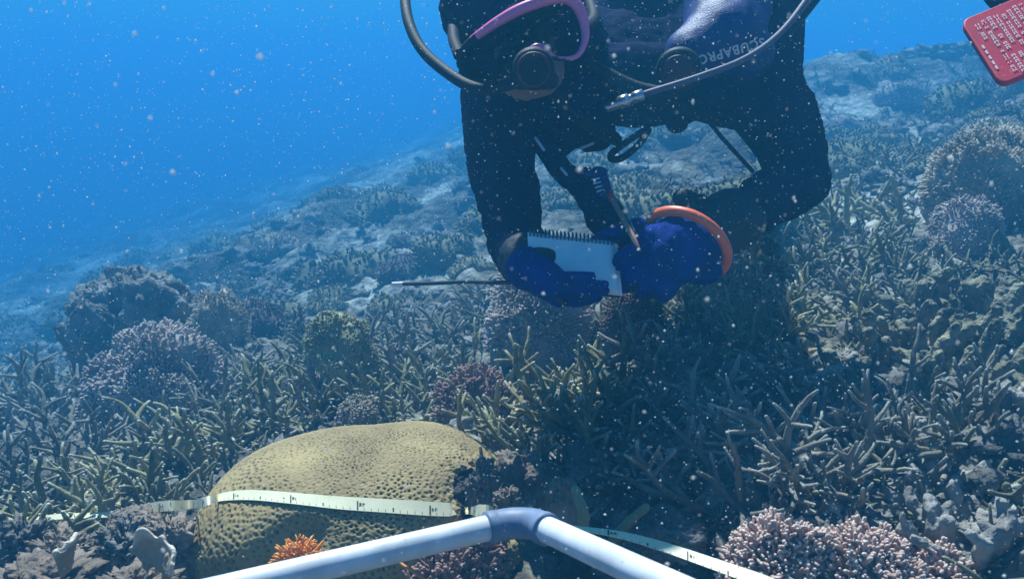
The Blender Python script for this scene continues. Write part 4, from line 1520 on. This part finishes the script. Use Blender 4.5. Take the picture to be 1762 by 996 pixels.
# ------------------------------------------------------------------ what the diver holds
M_paper = plain("slate_paper", (0.86, 0.86, 0.87), 0.55, 0.05, 200, 0.3, 0.06, nscale=40)
M_wire = plain("spiral_wire", (0.03, 0.03, 0.05), 0.35)
def notebook():
    TL, TR, BR = P(908, 402, 1.262), P(1055, 418, 1.235), P(1064, 508, 1.190)
    ex, ey = TR - TL, BR - TR
    ez = -unit(np.cross(ex, ey))
    if np.dot(ez, CAM - TL) < 0:
        ez = -ez
    root = empty("notebook", TL)
    tag(root, "white spiral-bound waterproof notebook held open in the diver's blue glove", "notebook")
    def sheet(z, th, curl, mat, name, x0=0.0, x1=1.0, y1=1.0):
        n, m = 16, 12
        U, V = np.meshgrid(np.linspace(x0, x1, n), np.linspace(0, y1, m), indexing="ij")
        c = (curl * (U - 0.2) ** 2 * V + 0.25 * curl * V ** 2)[..., None] * ez
        v = ex * U[..., None] + ey * V[..., None] + ez * z + c
        g = Geo()
        i = np.arange(n - 1)[:, None] * m
        j = np.arange(m - 1)[None, :]
        g.add(v.reshape(-1, 3), np.stack([i + j, i + j + 1, i + m + j + 1, i + m + j], -1).reshape(-1, 4))
        o = link(name, g.mesh(name, mat), root)
        o.modifiers.new("t", 'SOLIDIFY').thickness = th
    sheet(0.004, 0.0006, 0.006, M_paper, "page", 0, 0.995)
    sheet(0.0, 0.003, 0.002, M_paper, "page_block", 0.004, 1.045, 1.0)
    sheet(-0.004, 0.0015, 0.0, M_cuff, "back_cover", 0, 1.0, 1.02)
    g = Geo()
    N = 22
    t = np.linspace(0, 2 * math.pi, 13)
    ux, uy = unit(ex), unit(ey)
    for k in range(N):
        c = ex * ((k + 0.6) / N) - uy * 0.001
        ring = c + 0.0085 * (np.cos(t)[:, None] * uy + np.sin(t)[:, None] * ez) + ux * np.linspace(0, 0.0025, 13)[:, None]
        g.tube(ring, np.full(13, 0.0011), 6, cap=False)
    link("spiral", g.mesh("spiral", M_wire), root)
notebook()

def pencil():
    a, b = P(1047, 330, 1.315), P(1098, 424, 1.19)
    t = unit(b - a)
    root = empty("pencil", a)
    tag(root, "brown pencil with a red cap gripped in the diver's writing hand", "pencil")
    m = plain("pencil_wood", (0.42, 0.20, 0.13), 0.5, 0.1, 200)
    mr = plain("pencil_red", (0.55, 0.04, 0.06), 0.4)
    L = np.linalg.norm(b - a)
    g = Geo()
    g.tube(np.array([t * L * f for f in (0.16, 0.5, 0.9)] + [t * (L + 0.012)]), [0.0048, 0.0048, 0.0048, 0.001], 6, cap=False)
    link("shaft", g.mesh("shaft", m, False), root)
    g = Geo()
    g.tube(np.array([t * L * f for f in (-0.002, 0.0, 0.16, 0.18)]), [0.001, 0.0056, 0.0060, 0.001], 14, cap=False)
    link("cap", g.mesh("cap", mr), root)
    g = Geo()
    q = bez([t * L * 0.14, t * L * 0.3 + np.array([0.008, 0, 0.004]), t * L * 0.75 + np.array([0.007, 0, 0.0])], 16)
    g.tube(q, np.full(16, 0.0014), 8)
    link("clip", g.mesh("clip", M_steel), root)
pencil()

def rod():
    p = bez([P(676, 489, 1.46), P(740, 487.5, 1.41), P(800, 485, 1.37), P(860, 486, 1.32), P(940, 484, 1.262)], 30)
    root = empty("metal_rod", p[0])
    tag(root, "thin dark grey pointer rod sticking out sideways from the hand with the notebook", "rod")
    g = Geo()
    g.tube(p[1:] - p[0], np.full(29, 0.0036), 10)
    link("shaft", g.mesh("shaft", plain("rod_grey", (0.03, 0.035, 0.05), 0.6, 0.1, 200, 0.2)), root)
    g = Geo()
    g.tube(p[:3] - p[0], np.full(3, 0.0042), 10)
    link("tip", g.mesh("tip", M_print), root)
rod()

# ------------------------------------------------------------------ the red tag at the upper right
def red_tag():
    d = 1.12
    A, B, C = P(1652, 36, d), P(1768, -12, d - 0.01), P(1722, 146, d - 0.072)
    ex, ey = B - A, C - A
    nz = unit(np.cross(ey, ex))
    if np.dot(nz, CAM - A) < 0:
        nz = -nz
    root = empty("survey_tag", A)
    tag(root, "bright red plastic tag with rows of white print hanging in the upper right corner", "tag")
    M_red = plain("tag_red", (0.55, 0.010, 0.035), 0.45, 0.05, 60, 0.5, 0.12)
    bm = bmesh.new()
    vs_ = []
    r, n = 0.12, 6
    for cx, cy, a0 in ((r, r, math.pi), (1 - r, r, 1.5 * math.pi), (1 - r, 1 - r, 0), (r, 1 - r, 0.5 * math.pi)):
        for k in range(n + 1):
            a = a0 + k / n * math.pi / 2
            q = ex * (cx + r * math.cos(a)) + ey * (cy + r * math.sin(a))
            vs_.append(bm.verts.new(Vector(q + nz * 0.0)))
    f = bm.faces.new(vs_)
    ex_ = bmesh.ops.extrude_face_region(bm, geom=[f])
    vv = [e for e in ex_["geom"] if isinstance(e, bmesh.types.BMVert)]
    bmesh.ops.translate(bm, verts=vv, vec=Vector(-nz * 0.010))
    bmesh.ops.recalc_face_normals(bm, faces=bm.faces)
    bmesh.ops.bevel(bm, geom=[e for e in bm.edges if len(e.link_faces) == 2 and e.calc_face_angle(0) > 1.2], offset=0.002, segments=3, affect='EDGES', profile=0.5)
    me = bpy.data.meshes.new("plate")
    bm.to_mesh(me)
    bm.free()
    me.materials.append(M_red)
    link("plate", me, root)
    # rows of worn white print, too small to read
    g = Geo()
    rng = random.Random(5)
    def bar(u0, v0, u1, v1):
        q = [(u0, v0), (u1, v0), (u1, v1), (u0, v1)]
        g.add([ex * a + ey * b + nz * 0.0012 for a, b in q], [(0, 1, 2, 3)])
    for k, u in enumerate((0.16, 0.255, 0.35, 0.445, 0.54, 0.635, 0.73, 0.82, 0.90)):
        v = 0.10 + 0.03 * rng.random()
        end = (0.72, 0.93, 0.60, 0.56, 0.60, 0.50, 0.60, 0.55, 0.62)[k]
        segs = [(v, end)]
        if k >= 2:
            segs.append((0.70 if k < 5 else 0.66, 0.93))
        if k == 0:
            segs = [(0.14, 0.36)]
        if k == 1:
            segs = [(0.12, 0.52), (0.60, 0.90)]
        for (s0, s1) in segs:
            p = s0
            while p < s1:
                L = rng.uniform(0.018, 0.05)
                if rng.random() < 0.86:
                    w = rng.uniform(0.022, 0.030)
                    bar(u - w, p, u - w + 0.016, p + L * 0.8)
                    bar(u + w - 0.016, p, u + w, p + L * 0.8)
                    if rng.random() < 0.7:
                        bar(u - w + 0.016, p, u + w - 0.016, p + 0.012)
                p += L + 0.004
    for v in (0.44, 0.52, 0.60, 0.68, 0.75):
        bar(0.055, v, 0.085, v + 0.055)
    link("print", g.mesh("print", plain("tag_print", (0.72, 0.50, 0.48), 0.6), False), root)
    g = Geo()
    chain(g, [P(1704, -40, d + 0.04) - A, P(1742, 10, d + 0.02) - A, P(1800, 75, d + 0.02) - A], [0.022, 0.026, 0.03])
    link("strap", remeshed(g, 0.004, "strap", M_suit, 3, 0.003, 30), root)
red_tag()

# ------------------------------------------------------------------ particles adrift in the water
def marine_snow():
    rng = np.random.default_rng(77)
    m, nt, N, L, bs = mat_new("marine_snow")
    bs.inputs["Base Color"].default_value = (0.85, 0.85, 0.82, 1)
    bs.inputs["Roughness"].default_value = 0.8
    tr = N.new("ShaderNodeBsdfTranslucent")
    tr.inputs["Color"].default_value = (0.85, 0.85, 0.82, 1)
    mx = N.new("ShaderNodeMixShader")
    mx.inputs[0].default_value = 0.5
    L.new(bs.outputs[0], mx.inputs[1])
    L.new(tr.outputs[0], mx.inputs[2])
    L.new(mx.outputs[0], N["Material Output"].inputs["Surface"])
    pts = [np.stack([rng.uniform(-1.1, 1.1, 60000), rng.uniform(0.35, 1.5, 60000), rng.uniform(0.1, 1.3, 60000)], -1),
           np.stack([rng.uniform(-2.6, 2.6, 16000), rng.uniform(1.5, 4.5, 16000), rng.uniform(-0.5, 1.7, 16000)], -1)]
    p = np.concatenate(pts)
    p = p[p[:, 2] > H(p[:, 0], p[:, 1]) + 0.03]
    p = p[rng.random(len(p)) < 0.62 + 0.55 * fbm(p * 3.5, 3, 61)]          # it drifts in clouds
    n = len(p)
    r = 0.00038 + 0.0010 * rng.random(n) ** 6.0
    r[rng.random(n) < 0.004] *= 2.0
    r *= np.where(p[:, 1] > 1.5, 1.5, 1.0)
    o = np.array([(1, 0, 0), (-1, 0, 0), (0, 1, 0), (0, -1, 0), (0, 0, 1), (0, 0, -1)], float)
    sh = o[None] * r[:, None, None] * rng.uniform(0.6, 1.5, (n, 6, 1)) + rng.normal(0, 0.12, (n, 6, 3)) * r[:, None, None]
    v = (p[:, None, :] + sh).reshape(-1, 3)
    tri = np.array([(0, 2, 4), (2, 1, 4), (1, 3, 4), (3, 0, 4), (2, 0, 5), (1, 2, 5), (3, 1, 5), (0, 3, 5)])
    f = (np.arange(n)[:, None, None] * 6 + tri[None]).reshape(-1, 3)
    me = bpy.data.meshes.new("marine_snow")
    me.vertices.add(len(v))
    me.vertices.foreach_set("co", v.astype(np.float32).ravel())
    me.loops.add(f.size)
    me.loops.foreach_set("vertex_index", f.astype(np.int32).ravel())
    me.polygons.add(len(f))
    me.polygons.foreach_set("loop_start", np.arange(0, f.size, 3, dtype=np.int32))
    me.polygons.foreach_set("use_smooth", np.ones(len(f), bool))
    me.update(calc_edges=True)
    me.materials.append(m)
    tag(link("marine_snow", me), None, None, None, "stuff")
marine_snow()
